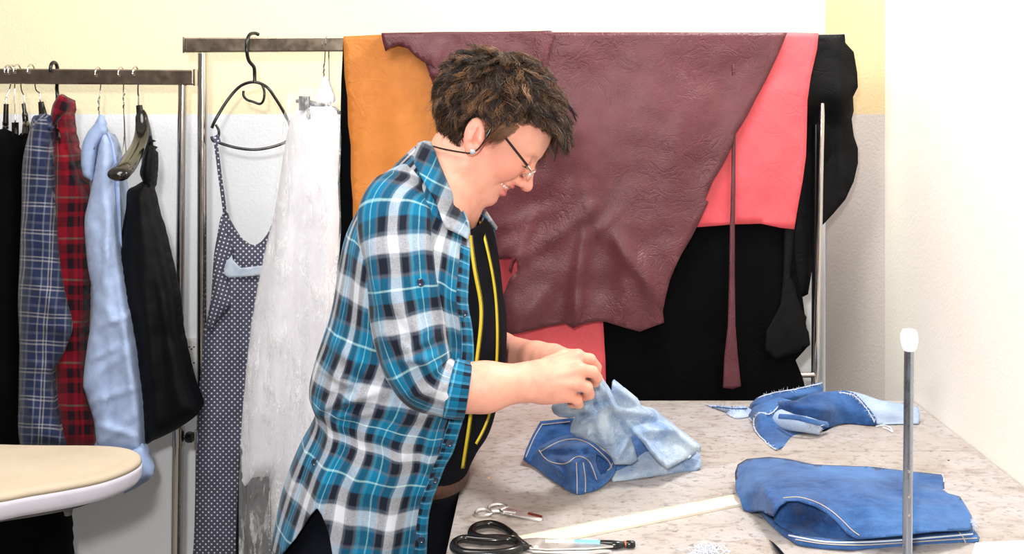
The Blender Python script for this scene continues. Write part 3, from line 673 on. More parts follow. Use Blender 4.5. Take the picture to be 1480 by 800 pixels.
# white dress in clear plastic
t = garment('white_dress', 'long white dress under clear garment plastic, left of the black hide', 'dress', 430, DD)
wd = [(434, 152), (440, 146), (450, 150), (470, 152), (486, 160), (490, 200), (487, 250), (490, 320), (486, 400), (482, 470), (476, 520), (470, 600), (470, 700), (470, 880), (402, 884), (396, 800), (390, 700), (384, 690), (366, 694), (352, 714), (347, 700), (348, 640), (352, 580), (360, 500), (370, 430), (380, 380), (394, 320), (404, 262), (412, 210), (420, 172)]
patch('skirt', wd, DD-.062, M['white_cloth'], t, res=8, inflate=.035, edge=30, smooth=True, sub=2, folds=[(430, 190, 380, 680, 12, .018), (450, 180, 440, 860, 10, .016), (470, 180, 462, 860, 10, .018), (415, 400, 420, 860, 9, .012), (395, 380, 362, 640, 8, .012)], rough=(.002, .012))
h = empty('clothes_hanger', W(478, 120, DD), 'wire hooked clip hanger at top of the white dress', 'hanger', 'hangers on the tall rack')
m = wire_hook(MB(), 473, 52, DD, 146, 4, .0018); m.build('hook', M['chrome'], h)
MB().tube([W(428, 146, DD-.075), W(440, 146, DD-.075), W(484, 158, DD-.055), W(492, 164, DD-.05)], [.004, .006, .006, .004], 10).box(W(433, 140, DD-.10), W(447, 158, DD-.082), .002).build('clip_bar', M['wood_black'], h)
MB().box(W(443, 158, DD-.104), W(450, 170, DD-.098), .001).build('clip', M['chrome'], h)
h = empty('clothes_hanger', W(470, 120, DD), 'twisted wire hanger with white paper shoulder behind the clip hanger', 'hanger', 'hangers on the tall rack')
m = wire_hook(MB(), 468, 54, DD+.004, 112, 0, .0016); m.tube([W(468+.6*math.sin(k*1.3), 92+k*1.5, DD)+Vector((0, .0022*math.cos(k*1.3), 0)) for k in range(16)], .0018, 6); m.build('hook', M['chrome'], h)
patch('paper_shoulder', [(462, 122), (468, 110), (474, 114), (480, 128), (484, 146), (470, 152), (458, 148), (458, 134)], DD-.01, M['white_cloth'], h, res=4, inflate=.008, edge=10)
pl = [(428, 136), (434, 124), (446, 126), (462, 130), (478, 132), (490, 142), (493, 200), (491, 260), (493, 330), (488, 400), (484, 470), (478, 520), (474, 600), (474, 880), (346, 880), (345, 800), (345, 700), (349, 612), (353, 560), (362, 470), (374, 400), (390, 330), (399, 265), (406, 210), (413, 140), (420, 134)]
patch('garment_bag', pl, DD-.118, M['film'], res=8, thick=.0008, rough=(.004, .02), smooth=False,
      folds=[(420, 150, 380, 600, 8, .012), (440, 170, 420, 800, 6, .014), (460, 160, 450, 860, 6, .012), (480, 160, 470, 500, 6, .012), (370, 480, 360, 860, 7, .014), (400, 400, 400, 860, 5, .01), (430, 500, 438, 860, 5, .01)],
      label='clear crinkled plastic garment bag covering the white dress', cat='garment bag')
t = garment('grey_skirt', 'dark grey skirt visible through plastic below the white dress hem', 'skirt', 368, DD)
patch('skirt', [(344, 700), (352, 640), (386, 640), (388, 720), (386, 800), (392, 880), (344, 880)], DD-.066, M['black_satin'], t, res=8, inflate=.008, edge=16, folds=[(352, 700, 352, 860, 6, .010), (372, 700, 368, 860, 6, .010)])
# ------------------------------------------------------------------ work table
n = NT('mottled_beige_laminate'); o_ = n.obj()
f = n.noise(n.mapping(o_, (1, 1.2, 1)), 6, 6, .62, .4); g = n.noise(n.mapping(o_, (1, 1.3, 1)), 60, 5, .7); s_ = n.noise(n.mapping(o_, (.7, 1.2, 1)), 22, 7, .75, 1.2)
c = n.ramp(f, [(.30, lin((168, 157, 147))), (.50, lin((181, 173, 168))), (.70, lin((188, 184, 187)))])
c = n.mix(c, lin((140, 124, 114)), n.ramp(s_, [(.50, (0, 0, 0, 1)), (.66, (.75, .75, .75, 1))]))
c = n.mix(c, lin((112, 104, 100)), n.ramp(g, [(.55, (0, 0, 0, 1)), (.66, (.8, .8, .8, 1))]))
M['laminate'] = n.set(color=c, rough=.42, spec=.35)
M['edge_band'] = m_plain('dark_edge_band', (60, 54, 50), .5)
M['leg_metal'] = m_plain('grey_table_leg', (120, 120, 122), .4, .6)
XL = -.141
tb = empty('work_table', ((XL+XR)/2, 1.65, 0), 'large mottled beige laminate work table reaching the right wall', 'table')
yn, yf = .95, 2.31; ys = T(1120, 651).y
MB().box((XL, yn, TT-.032), (XR-.002, ys-.0006, TT), .0012).build('tabletop', M['laminate'], tb, False)
MB().box((XL, ys+.0006, TT-.032), (XR-.002, yf, TT), .0012).build('tabletop', M['laminate'], tb, False)
for (x, y) in ((XL+.12, yn+.1), (XR-.07, yn+.1), (XL+.12, yf-.1), (XR-.07, yf-.1)):
    MB().box((x-.022, y-.022, 0), (x+.022, y+.022, TT-.033), .003).build('leg', M['leg_metal'], tb, False)
MB().box((XL+.12, yn+.08, TT-.09), (XR-.07, yn+.12, TT-.034), .003).build('apron', M['leg_metal'], tb, False)
MB().box((XL+.12, yf-.12, TT-.09), (XR-.07, yf-.08, TT-.034), .003).build('apron', M['leg_metal'], tb, False)

def dh(h):      # distance at which a ray through px,py meets height h over the table
    return lambda X, Y: F*(CH-TT-h(X, Y))/(Y-VY)
def Dp(pts): return ctl(pts)
def seam(bvh, pts, mat, parent, r=.0011, name='stitching', off=.0015):
    L = on_line(bvh, pts, off)
    if len(L) < 2: return
    MB().tube(L, r, 6).build(name, mat, parent)
M['denim_mid'] = m_denim('mid_blue_denim', (30, 58, 108), (72, 112, 168))
M['denim_dark'] = m_denim('deep_blue_denim', (24, 50, 98), (60, 102, 160))
M['denim_inner'] = m_denim('inside_of_denim', (52, 84, 134), (96, 132, 180))
M['denim_pale'] = m_denim('pale_washed_denim', (96, 128, 172), (182, 196, 210), .5, 16)
M['denim_paler'] = m_denim('whitish_denim_reverse', (140, 164, 200), (180, 194, 214), .5)
M['fray'] = m_plain('frayed_white_threads', (215, 222, 234), .9, spec=.1)
M['thread_tan'] = m_plain('tan_stitching', (190, 178, 165), .8, spec=.2)
def fringe(name, bvh, pts, parent, mat, n_=90, L=.006, off=.001, r=.00035, out=(0, -1)):
    line = on_line(bvh, pts, off, 12); m = MB()
    if len(line) < 2: return
    for k in range(n_):
        i = rng.integers(0, len(line)-1); t = rng.random(); p = line[i].lerp(line[i+1], t)
        dirv = (line[i+1]-line[i]).normalized(); q = Vector(rng.normal(size=3))*.5+Vector((0, -.3, rng.normal()*.5)); q = (q-dirv*q.dot(dirv)*.4).normalized()
        m.tube([p, p+q*L*.5*rng.random()+Vector((0, 0, .0005)), p+q*L*(.4+.8*rng.random())], r, 3)
    line2 = [p+Vector(rng.normal(size=3)*.0004) for p in line]; m.tube(line2, .0011, 5)
    m.build(name, mat, parent, auto=False)

# --- jeans held by the seamstress
t = empty('pale_jeans', tuple(T(880, 690)), 'pale washed jeans bunched on the table under the seamstress hands', 'jeans')
# lower leg lying flat
low = patch('lower_leg', [(900, 650), (960, 650), (1006, 652), (1013, 664), (1011, 678), (980, 683), (932, 690), (905, 694), (892, 695), (884, 692), (884, 650)], Dp([(888, 695, 1.800), (932, 690, 1.815), (1012, 676, 1.86), (1006, 654, 1.885), (900, 650, 1.86), (850, 640, 1.88), (850, 695, 1.79)]), M['denim_pale'], t, res=5,
            thick=.004, folds=[(900, 685, 1005, 668, 6, .006)], sub=3)
wb = patch('waist_inside', [(781, 609), (800, 607), (828, 604), (850, 610), (850, 640), (820, 650), (790, 655), (774, 671), (767, 671), (756, 664), (760, 650), (770, 628)], Dp([(781, 609, 1.935), (828, 604, 1.93), (756, 663, 1.885), (768, 671, 1.875), (800, 650, 1.90), (840, 640, 1.90)]), M['denim_dark'], t, res=5, thick=.003, smooth=False,
           folds=[(790, 625, 810, 612, 4, .006), (775, 640, 800, 620, 4, .005)])
fr = patch('waist_front', [(767, 671), (770, 658), (779, 647), (792, 639), (808, 632), (820, 629), (833, 629), (848, 634), (862, 643), (876, 654), (886, 664), (889, 674), (887, 684), (880, 694), (872, 702), (860, 709), (848, 712), (834, 716), (824, 711), (808, 700), (792, 690), (780, 680)],
           Dp([(767, 671, 1.875), (834, 716, 1.745), (860, 709, 1.755), (888, 684, 1.80), (886, 665, 1.805), (862, 643, 1.80), (830, 628, 1.86), (808, 632, 1.875), (779, 648, 1.875), (800, 690, 1.80), (825, 680, 1.765), (850, 670, 1.755)]), M['denim_mid'], t, res=4, ground=None, thick=.004, smooth=False,
           holes=[[(862, 656), (870, 660), (878, 667), (881, 676), (876, 684), (868, 687), (864, 678), (861, 666)]], folds=[(800, 660, 822, 668, 6, .010), (822, 664, 834, 712, 5, .010), (846, 655, 850, 708, 5, -.012), (812, 690, 826, 705, 6, .008), (845, 662, 872, 690, 5, .009), (862, 690, 884, 676, 4, .010), (790, 648, 850, 645, 6, .018), (785, 664, 812, 680, 4, .010), (800, 684, 822, 700, 4, -.010), (815, 672, 826, 690, 4, -.010), (838, 672, 840, 700, 4, .010), (852, 686, 860, 700, 5, -.010)], rough=(.005, .06))
patch('pocket_inside', [(856, 650), (868, 652), (882, 662), (887, 678), (878, 692), (864, 694), (857, 682), (855, 664)], Dp([(870, 670, 1.815), (857, 682, 1.79), (884, 675, 1.82)]), M['denim_dark'], t, res=4, thick=.003)
patch('waist_side', [(768, 672), (800, 660), (840, 664), (870, 680), (872, 701), (848, 711), (834, 715), (808, 700), (784, 684)], Dp([(768, 672, 1.89), (834, 715, 1.76), (872, 700, 1.79), (800, 660, 1.88), (870, 680, 1.84)]), M['denim_dark'], t, res=6, ground=TT+.001)
main = [(861, 538), (872, 548), (884, 566), (886, 552), (888, 549), (896, 556), (908, 567), (918, 574), (925, 582), (928, 589), (944, 591), (955, 600), (966, 608), (982, 622), (997, 636), (1013, 646), (1006, 652), (998, 659), (982, 668), (965, 677), (952, 668), (940, 655), (930, 640), (918, 627), (912, 632), (918, 650), (922, 664), (912, 671), (900, 671), (888, 671), (884, 662), (874, 650), (862, 642), (846, 634), (832, 630), (824, 624), (826, 612), (832, 602), (822, 604), (808, 602), (800, 597), (797, 590), (798, 586), (808, 583), (820, 578), (828, 568), (833, 560), (842, 552), (850, 548)]
mp_ = patch('main_leg', main, Dp([(861, 538, 1.70), (838, 556, 1.70), (798, 588, 1.76), (810, 602, 1.765), (850, 580, 1.71), (832, 628, 1.78), (888, 551, 1.78), (927, 588, 1.84), (900, 600, 1.80), (880, 620, 1.765), (860, 600, 1.73), (955, 600, 1.87), (1013, 646, 1.87), (965, 677, 1.80), (950, 640, 1.82), (918, 627, 1.80), (888, 671, 1.79), (922, 664, 1.82), (905, 640, 1.80), (870, 640, 1.77)]),
            M['denim_pale'], t, res=3.6, thick=.004, inflate=.006, edge=6, smooth=False, rough=(.003, .05),
            folds=[(a_, b_, c_, d_, e_*.8, f_*1.45) for (a_, b_, c_, d_, e_, f_) in [(862, 548, 892, 596, 7, .022), (848, 560, 868, 600, 5, -.012), (886, 556, 922, 584, 7, .016), (872, 570, 886, 600, 4, -.014), (840, 580, 862, 572, 8, .016), (808, 594, 848, 590, 7, .014), (826, 622, 868, 590, 6, .016), (858, 600, 876, 640, 8, .012), (838, 600, 856, 598, 4, -.012),
                   (888, 600, 910, 625, 6, -.016), (920, 622, 985, 618, 10, .012), (918, 626, 962, 672, 6, .022), (884, 590, 950, 600, 9, .016), (905, 640, 890, 668, 6, .012), (915, 640, 900, 660, 5, -.01), (950, 606, 1005, 646, 7, .010), (880, 612, 886, 650, 5, .010), (852, 622, 846, 634, 5, .010), (930, 640, 942, 660, 4, -.014), (868, 590, 884, 584, 5, .012)]])
bk = patch('rear_leg', [(884, 566), (886, 550), (905, 562), (922, 576), (928, 590), (960, 604), (990, 626), (1014, 644), (1012, 652), (996, 660), (940, 640), (890, 610)], Dp([(888, 551, 1.82), (927, 588, 1.90), (1014, 645, 1.90), (890, 610, 1.86), (996, 660, 1.87)]), M['denim_paler'], t, res=6, thick=.004, smooth=False)
patch('under_fold', [(884, 668), (890, 640), (912, 620), (936, 640), (950, 656), (966, 678), (925, 682), (890, 682)], Dp([(884, 668, 1.82), (912, 620, 1.88), (966, 678, 1.85), (896, 682, 1.82)]), M['denim_inner'], t, res=5, thick=.004, smooth=False)
b1 = bvh_of(fr); b2 = bvh_of(wb)
for L in ([(781, 652), (795, 644), (810, 637), (830, 634), (848, 639), (864, 650), (880, 666), (884, 676)], [(779, 650), (786, 660), (796, 667), (812, 670), (822, 667), (832, 660), (842, 660), (852, 667), (858, 680), (862, 692)], [(833, 668), (834, 690), (834, 713)], [(843, 668), (846, 690), (846, 711)], [(868, 682), (880, 678), (886, 668)], [(858, 704), (874, 696), (884, 684)]):
    seam(b1, L, M['thread_tan'], fr, .0009)
for L in ([(784, 612), (772, 632), (760, 660)], [(784, 613), (804, 611), (824, 609)]): seam(b2, L, M['thread_tan'], wb, .0009)
seam(b1, [(884, 660), (887, 672), (884, 684), (874, 695), (858, 706)], M['denim_mid'], fr, .004, 'belt_loop', 0)
bm_ = bvh_of(mp_)
seam(bm_, [(963, 678), (975, 672), (990, 664), (998, 658)], M['denim_paler'], mp_, .002, 'hem')
fringe('frayed_edge', bm_, [(990, 630), (1000, 638), (1010, 646)], mp_, M['fray'], 30, .008)

# --- folded jeans in front
t = empty('folded_jeans', tuple(T(1240, 760)), 'mid blue jeans folded into a thick flat bundle on the table', 'jeans')
Hh = ctl([(1064, 684, .03), (1120, 664, .05), (1250, 674, .05), (1364, 687, .045), (1365, 706, .045), (1404, 744, .03), (1408, 762, .018), (1238, 779, .016), (1210, 755, .035), (1176, 731, .052), (1150, 723, .060), (1125, 733, .05), (1110, 744, .03), (1084, 740, .003), (1070, 722, .012), (1100, 700, .055), (1250, 720, .055), (1330, 740, .042)])
top = patch('folded_leg', [(1063, 684), (1067, 672), (1080, 664), (1112, 661), (1140, 664), (1178, 672), (1220, 674), (1256, 675), (1300, 680), (1364, 687), (1365, 706), (1362, 707), (1372, 714), (1388, 718), (1396, 730), (1404, 744), (1408, 760), (1400, 766), (1350, 768), (1300, 774), (1256, 778), (1238, 779), (1225, 772), (1210, 755), (1196, 742), (1176, 731), (1154, 724), (1138, 724), (1126, 732), (1118, 746), (1112, 744), (1100, 738), (1084, 740), (1074, 736), (1070, 722), (1064, 710)],
            dh(Hh), M['denim_mid'], t, res=5, thick=.005, smooth=False, rough=(.003, .03),
            folds=[(1112, 664, 1098, 706, 9, -.010), (1098, 690, 1120, 735, 8, .012), (1082, 712, 1100, 712, 5, .008), (1104, 700, 1080, 728, 6, -.008), (1260, 676, 1390, 716, 6, -.006), (1200, 700, 1380, 712, 7, .006), (1270, 690, 1400, 690, 6, .005), (1200, 735, 1390, 728, 9, .005), (1150, 715, 1190, 730, 6, .008), (1300, 684, 1366, 700, 4, -.008), (1240, 760, 1400, 752, 5, .005), (1130, 674, 1200, 700, 6, -.005), (1290, 700, 1396, 706, 4, -.006), (1300, 718, 1398, 722, 4, -.006), (1220, 712, 1330, 728, 5, .006), (1092, 668, 1080, 700, 5, .006)])
inn = patch('leg_opening', [(1118, 746), (1122, 735), (1132, 725), (1150, 722), (1176, 729), (1198, 742), (1214, 758), (1230, 774), (1236, 780), (1210, 780), (1180, 778), (1150, 772), (1130, 762), (1120, 754)],
            dh(ctl([(1118, 746, .022), (1150, 724, .052), (1198, 742, .043), (1236, 779, .015), (1150, 774, .010), (1160, 748, .014), (1200, 768, .011), (1130, 762, .010), (1180, 779, .010)])), M['denim_dark'], t, res=4, thick=.003, smooth=False, folds=[(1126, 740, 1205, 772, 4, .005), (1124, 754, 1180, 772, 3, .004)])
bot = patch('lower_layer', [(1094, 736), (1108, 738), (1116, 748), (1124, 758), (1140, 768), (1160, 775), (1190, 779), (1236, 781), (1290, 777), (1340, 772), (1380, 768), (1408, 764), (1416, 776), (1414, 783), (1380, 787), (1330, 790), (1280, 793), (1230, 795), (1180, 793), (1152, 787), (1132, 775), (1116, 760), (1104, 748)],
            Dp([(1094, 738, 1.66), (1116, 760, 1.600), (1152, 787, 1.535), (1230, 795, 1.515), (1414, 783, 1.545), (1408, 764, 1.570), (1236, 781, 1.530), (1140, 768, 1.57)]), M['denim_mid'], t, res=4, thick=.006, smooth=False, inflate=.004, edge=6, folds=[(1130, 765, 1400, 783, 3, .003)])
patch('inner_layer', [(1090, 700), (1130, 712), (1200, 736), (1260, 762), (1390, 752), (1394, 730), (1360, 708), (1350, 695), (1250, 684), (1130, 676), (1085, 682)], dh(lambda X, Y: X*0+.022), M['denim_dark'], t, res=9, ground=TT+.001, smooth=False)
bb = bvh_of(bot); bt = bvh_of(top); bi = bvh_of(inn)
seam(bb, [(1150, 779), (1190, 785), (1240, 787), (1300, 784), (1360, 780), (1412, 777)], M['thread_tan'], bot, .0009)
seam(bb, [(1140, 773), (1190, 782), (1240, 783), (1300, 780), (1360, 775), (1406, 771)], M['fray'], bot, .0013)
seam(bt, [(1132, 719), (1156, 718), (1182, 726), (1202, 738), (1218, 752), (1231, 765), (1242, 773)], M['thread_tan'], top, .0008)
seam(bb, [(1384, 766), (1392, 776), (1396, 786)], M['thread_tan'], bot, .001)
fringe('frayed_edge', bt, [(1364, 690), (1365, 704)], top, M['fray'], 18, .006); fringe('frayed_edge', bt, [(1390, 720), (1398, 732), (1405, 746), (1406, 758)], top, M['fray'], 60, .009)

# --- denim offcuts at the back of the table
t = empty('denim_offcut', tuple(T(1200, 625)), 'deep blue denim offcut rolled up with a frayed curl of pale reverse', 'denim offcut', 'denim offcuts heaped at the back of the table')
r1 = patch('roll', [(1124, 580), (1150, 578), (1168, 570), (1184, 566), (1200, 565), (1222, 564), (1236, 568), (1246, 578), (1258, 592), (1266, 604), (1267, 613), (1250, 615), (1220, 613), (1198, 610), (1180, 604), (1168, 600), (1150, 594), (1132, 590)],
           Dp([(1124, 585, 2.12), (1200, 566, 2.16), (1267, 612, 2.12), (1220, 613, 2.13), (1150, 594, 2.08), (1190, 590, 2.09), (1236, 570, 2.16)]), M['denim_dark'], t, res=4, smooth=False, ground=TT+.001, folds=[(1130, 584, 1200, 592, 6, .016), (1200, 575, 1255, 608, 10, .010), (1160, 596, 1190, 603, 4, .006)])
r2 = patch('pale_reverse', [(1222, 564), (1236, 566), (1250, 570), (1270, 577), (1292, 581), (1312, 584), (1327, 588), (1330, 600), (1328, 613), (1310, 616), (1290, 615), (1268, 614), (1262, 600), (1250, 584), (1238, 572)],
           Dp([(1222, 564, 2.19), (1268, 614, 2.125), (1328, 613, 2.13), (1327, 588, 2.17), (1270, 577, 2.16)]), M['denim_paler'], t, res=4, smooth=False, ground=TT+.001, folds=[(1250, 590, 1320, 600, 10, .01)])
fringe('frayed_edge', bvh_of(r1), [(1212, 567), (1226, 568), (1238, 574), (1248, 585), (1257, 597), (1264, 610)], r2, M['fray'], 110, .007)
t = empty('denim_offcut', tuple(T(1130, 640)), 'deep blue triangular denim offcut with frayed edges lying nearest in scrap heap', 'denim offcut', 'denim offcuts heaped at the back of the table')
r3 = patch('cloth', [(1082, 600), (1090, 588), (1106, 580), (1126, 574), (1150, 580), (1180, 600), (1188, 616), (1176, 628), (1156, 636), (1136, 645), (1122, 650), (1112, 644), (1098, 630), (1090, 620), (1088, 608)],
           Dp([(1082, 600, 2.17), (1122, 650, 1.965), (1188, 618, 2.09), (1130, 575, 2.15), (1100, 600, 2.10), (1140, 615, 2.10)]), M['denim_mid'], t, res=4, smooth=False, thick=.003, folds=[(1090, 590, 1100, 625, 5, .012), (1098, 600, 1130, 585, 6, .012), (1110, 600, 1120, 640, 6, -.006)])
fringe('frayed_edge', bvh_of(r3), [(1090, 604), (1090, 618), (1100, 632), (1112, 643), (1121, 649)], r3, M['fray'], 90, .006)
fringe('frayed_edge', bvh_of(r3), [(1092, 600), (1100, 596), (1112, 598), (1122, 590), (1128, 580)], r3, M['fray'], 40, .006)
t = empty('denim_offcut', tuple(T(1155, 612)), 'small rolled denim tube showing whitish inner side amid the scrap heap', 'denim offcut', 'denim offcuts heaped at the back of the table')
tr = MB().tube(cr([T(1124, 603, .022), T(1135, 607, .022), T(1160, 612, .02), T(1186, 618, .016)], 6), np.interp(np.linspace(0, 1, 19), [0, .1, .5, 1], [.010, .020, .019, .014]), 18, flat=.8)
trc = tr.build('roll', M['denim_paler'], t)
MB().tube(cr([T(1126, 601, .036), T(1150, 603, .040), T(1176, 609, .034), T(1196, 613, .018)], 6), [.006]*19, 10, flat=.5).build('outer_wrap', M['denim_mid'], t)
fringe('frayed_edge', bvh_of(trc), [(1164, 604), (1170, 612), (1172, 618)], trc, M['fray'], 70, .010); fringe('frayed_edge', bvh_of(trc), [(1176, 612), (1184, 616), (1186, 622)], trc, M['fray'], 60, .010)
t = empty('denim_offcut', tuple(T(1130, 585)), 'blue denim strip standing up with a frayed top edge at the back', 'denim offcut', 'denim offcuts heaped at the back of the table')
r4 = patch('cloth', [(1080, 596), (1084, 584), (1094, 574), (1110, 568), (1130, 564), (1150, 561), (1170, 556), (1188, 551), (1190, 557), (1188, 563), (1180, 568), (1160, 573), (1140, 578), (1120, 582), (1104, 588), (1094, 600)],
           Dp([(1080, 596, 2.22), (1190, 556, 2.24), (1110, 570, 2.20), (1150, 575, 2.19), (1094, 600, 2.15)]), M['denim_mid'], t, res=3.5, smooth=False, ground=TT+.001, folds=[(1090, 584, 1180, 566, 4, .016), (1088, 590, 1120, 574, 3, -.010)])
fringe('frayed_edge', bvh_of(r4), [(1096, 574), (1120, 567), (1150, 562), (1172, 557), (1188, 553)], r4, M['fray'], 90, .008)
t = empty('denim_offcut', tuple(T(1060, 598)), 'thin frayed denim scrap at the left tip of the scrap heap', 'denim offcut', 'denim offcuts heaped at the back of the table')
r5 = patch('cloth', [(1019, 585), (1036, 585), (1056, 587), (1076, 586), (1088, 592), (1086, 602), (1080, 610), (1066, 607), (1051, 603), (1050, 596), (1056, 592), (1040, 591), (1024, 590)],
           Dp([(1019, 587, 2.27), (1088, 594, 2.20), (1066, 607, 2.17), (1051, 600, 2.20)]), M['denim_paler'], t, res=3.5, smooth=False, ground=TT+.001)
fringe('frayed_edge', bvh_of(r5), [(1020, 587), (1040, 588), (1060, 590), (1080, 590)], r5, M['denim_dark'], 50, .008)
fringe('frayed_edge', bvh_of(r5), [(1052, 601), (1066, 605), (1080, 608)], r5, M['fray'], 50, .008)
tag(MB().tube(cr([T(1266, 616, .002), T(1276, 614, .004), T(1286, 617, .006), T(1290, 624, .002), T(1284, 620, .003), T(1276, 617, .004)], 5), .0014, 6).build('loose_thread', M['fray']), 'curled loose denim thread below the pale end of the roll', 'thread')

# --- tools
M['wood_ruler'] = m_cloth('pale_ruler_wood', (216, 204, 184), (232, 224, 208), 12, 300, .5, .1, 0, .4)
A = T(746, 786, .002); B = T(1070, 722, .002); dv = (B-A).normalized(); sd = Vector((-dv.y, dv.x, 0)); w = .019
A -= dv*.0; 
def rul(w0, w1, z0, z1):
    return [A+sd*w0+Vector((0, 0, z0)), A+sd*w1+Vector((0, 0, z0)), A+sd*w1+Vector((0, 0, z1)), A+sd*w0+Vector((0, 0, z1))]
def bar(m, w0, w1, z0, z1, a=A, b=B):
    q = [a+sd*w0+Vector((0, 0, z0)), a+sd*w1+Vector((0, 0, z0)), a+sd*w1+Vector((0, 0, z1)), a+sd*w0+Vector((0, 0, z1))]; q2 = [p+(b-a) for p in q]
    m.add(q+q2, [(0, 1, 2, 3), (7, 6, 5, 4), (0, 4, 5, 1), (1, 5, 6, 2), (2, 6, 7, 3), (3, 7, 4, 0)]); return m
t = empty('wooden_ruler', tuple((A+B)/2), 'long pale wooden ruler running under the folded jeans', 'ruler')
m = MB(); bar(m, -w, w, -.0015, .0025); bar(m, w-.006, w-.002, .0025, .0035); m.build('strip', M['wood_ruler'], t, False)
m = MB(); bar(m, w-.0012, w, .0025, .0046); m.build('metal_edge', M['steel'], t, False)

def ring_pts(c, ax, ay, n_=28, p=2.0):
    return [c+ax*math.copysign(abs(math.cos(a))**(2/p), math.cos(a))+ay*math.copysign(abs(math.sin(a))**(2/p), math.sin(a)) for a in np.linspace(0, 2*math.pi, n_, endpoint=False)]
# black handled shears
t = empty('tailor_shears', tuple(T(740, 790)), 'large shears with black plastic handles at the table front', 'scissors')
for q, cc, ex, mid in ((0, (706, 769), (738, 774), 1), (1, (700, 789), (742, 787), 0)):
    c = T(*cc, .010)
    wx = T(cc[0]+28, cc[1], .010)-c; wy = T(cc[0]+2, cc[1]-(11 if q == 0 else 12), .010)-c
    loop = [T(*p, .010) for p in ([(682, 772), (684, 763), (695, 758), (712, 757), (727, 762), (738, 770), (744, 776), (736, 779), (718, 778), (696, 778)] if q == 0 else [(656, 790), (659, 782), (672, 778), (694, 780), (716, 781), (738, 780), (750, 785), (750, 792), (738, 797), (715, 800), (690, 800), (668, 798)])]
    mm = MB().tube(cr(loop, 5, True), .0068, 12, True, .85)
    end = [T(742, 776, .010), T(752, 783, .008), T(764, 789, .006)] if q == 0 else [T(748, 789, .010), T(756, 790, .008), T(768, 790, .006)]
    mm.tube(end, [.0065, .0055, .003], 10); hd = mm.build('handle', M['black_plastic'], t)
def flatblade(m, pts, z0, z1):
    a = [Vector((p.x, p.y, TT+z0)) for p in pts]; b = [Vector((p.x, p.y, TT+z1)) for p in pts]; n_ = len(a)
    m.add(a+b, [tuple(range(n_))[::-1], tuple(range(n_, 2*n_))]+[(i, (i+1) % n_, n_+(i+1) % n_, n_+i) for i in range(n_)]); return m
flatblade(MB(), [T(*p) for p in [(752, 786), (775, 784), (820, 787), (889, 792), (886, 796), (850, 799), (790, 800), (754, 797)]], .0055, .008).build('blade', M['steel'], t, False)
flatblade(MB(), [T(*p) for p in [(750, 783), (768, 781), (785, 784), (860, 796), (884, 799), (850, 803), (770, 800), (750, 794)]], .002, .0045).build('blade', M['steel'], t, False)
MB().lathe(T(773, 790, .008), [(0, 0), (.005, 0), (.0045, .0022), (0, .003)], 16).build('screw', M['steel'], t)
# small embroidery scissors
t = empty('embroidery_scissors', tuple(T(730, 742)), 'small chrome embroidery scissors near the left table edge', 'scissors')
for lp, sh in (([(687, 741), (690, 737), (699, 735), (709, 737), (711, 741), (704, 744), (693, 744)], [(710, 739), (722, 738), (745, 741), (784, 751)]), ([(706, 735), (708, 731), (718, 728), (730, 729), (734, 732), (727, 736), (713, 738)], [(731, 733), (722, 737), (728, 741), (742, 747), (783, 754)])):
    m = MB().tube(cr([T(*p, .004) for p in lp], 4, True), .0021, 8, True); m.tube(cr([T(*p, .0045) for p in sh[:3]], 4), .0026, 8); m.build('handle', M['steel'], t)
flatblade(MB(), [T(*p) for p in [(728, 737), (760, 743), (784, 749), (784, 753), (752, 750), (724, 744)]], .003, .0055).build('blade', M['steel'], t, False)
flatblade(MB(), [T(*p) for p in [(722, 741), (750, 748), (781, 755), (784, 752), (755, 745), (728, 740)]], .0005, .0028).build('blade', M['steel'], t, False)
M['copper'] = chrome('copper_toned_tip', (190, 110, 80), .25)
flatblade(MB(), [T(*p) for p in [(764, 745), (784, 750), (783, 753), (762, 748)]], .0056, .0062).build('blade_tip', M['copper'], t, False)
MB().lathe(T(738, 743, .0055), [(0, 0), (.003, 0), (.0028, .0016), (0, .002)], 12).build('screw', M['steel'], t)
# tailor's marker
M['light_blue'] = m_plain('light_blue_plastic', (120, 190, 222), .35)
M['cream_plastic'] = m_plain('cream_plastic', (232, 224, 204), .4)
t = empty('marking_pen', tuple(T(870, 786)), 'tailor marking pen with light blue band and black grip', 'pen')
MB().tube([T(788, 783, .006), T(834, 784, .006)], .0042, 14).build('barrel', M['cream_plastic'], t)
MB().tube([T(830, 783.8, .006), T(870, 785, .006)], .0048, 14).build('blue_band', M['light_blue'], t)
MB().tube(cr([T(868, 785, .006), T(890, 787, .0065), T(902, 786, .0065)], 4), [.005, .0055, .0060, .0064, .0062, .0056, .005, .0045, .0042], 14).build('grip', M['black_plastic'], t)
MB().tube([T(901, 786, .006), T(906, 786, .006)], .0045, 14).build('collar', M['copper'], t)
MB().tube([T(905, 786, .006), T(907, 786, .006), T(916, 786, .006), T(918, 786, .006)], [.0045, .0055, .0052, .004], 14).build('end_cap', M['black_plastic'], t)
# black pointed tool at the front
t = tag(MB().tube([T(1112, 780, .002), T(1117, 785, .005), T(1124, 795, .007), T(1150, 830, .010), T(1200, 900, .010)], [.0005, .002, .0045, .007, .0075], 12).build('awl', M['black_plastic']), 'black pointed awl tip in front of the folded jeans', 'awl')
# thread snips
m = MB()
for k in range(70):
    c = T(1022+rng.normal()*11, 797+rng.normal()*3.4, .001); a = rng.random()*6.28; pts = []
    for j in range(5):
        a += rng.normal()*.9; c = c+Vector((math.cos(a)*.004, math.sin(a)*.004, 0)); pts.append(Vector((c.x, c.y, TT+.0008+.006*rng.random())))
    m.tube(cr(pts, 3), .0005, 4)
tag(m.build('thread_snips', M['fray'], auto=False), 'tangle of short white thread snips at the table front', 'thread', kind='stuff')
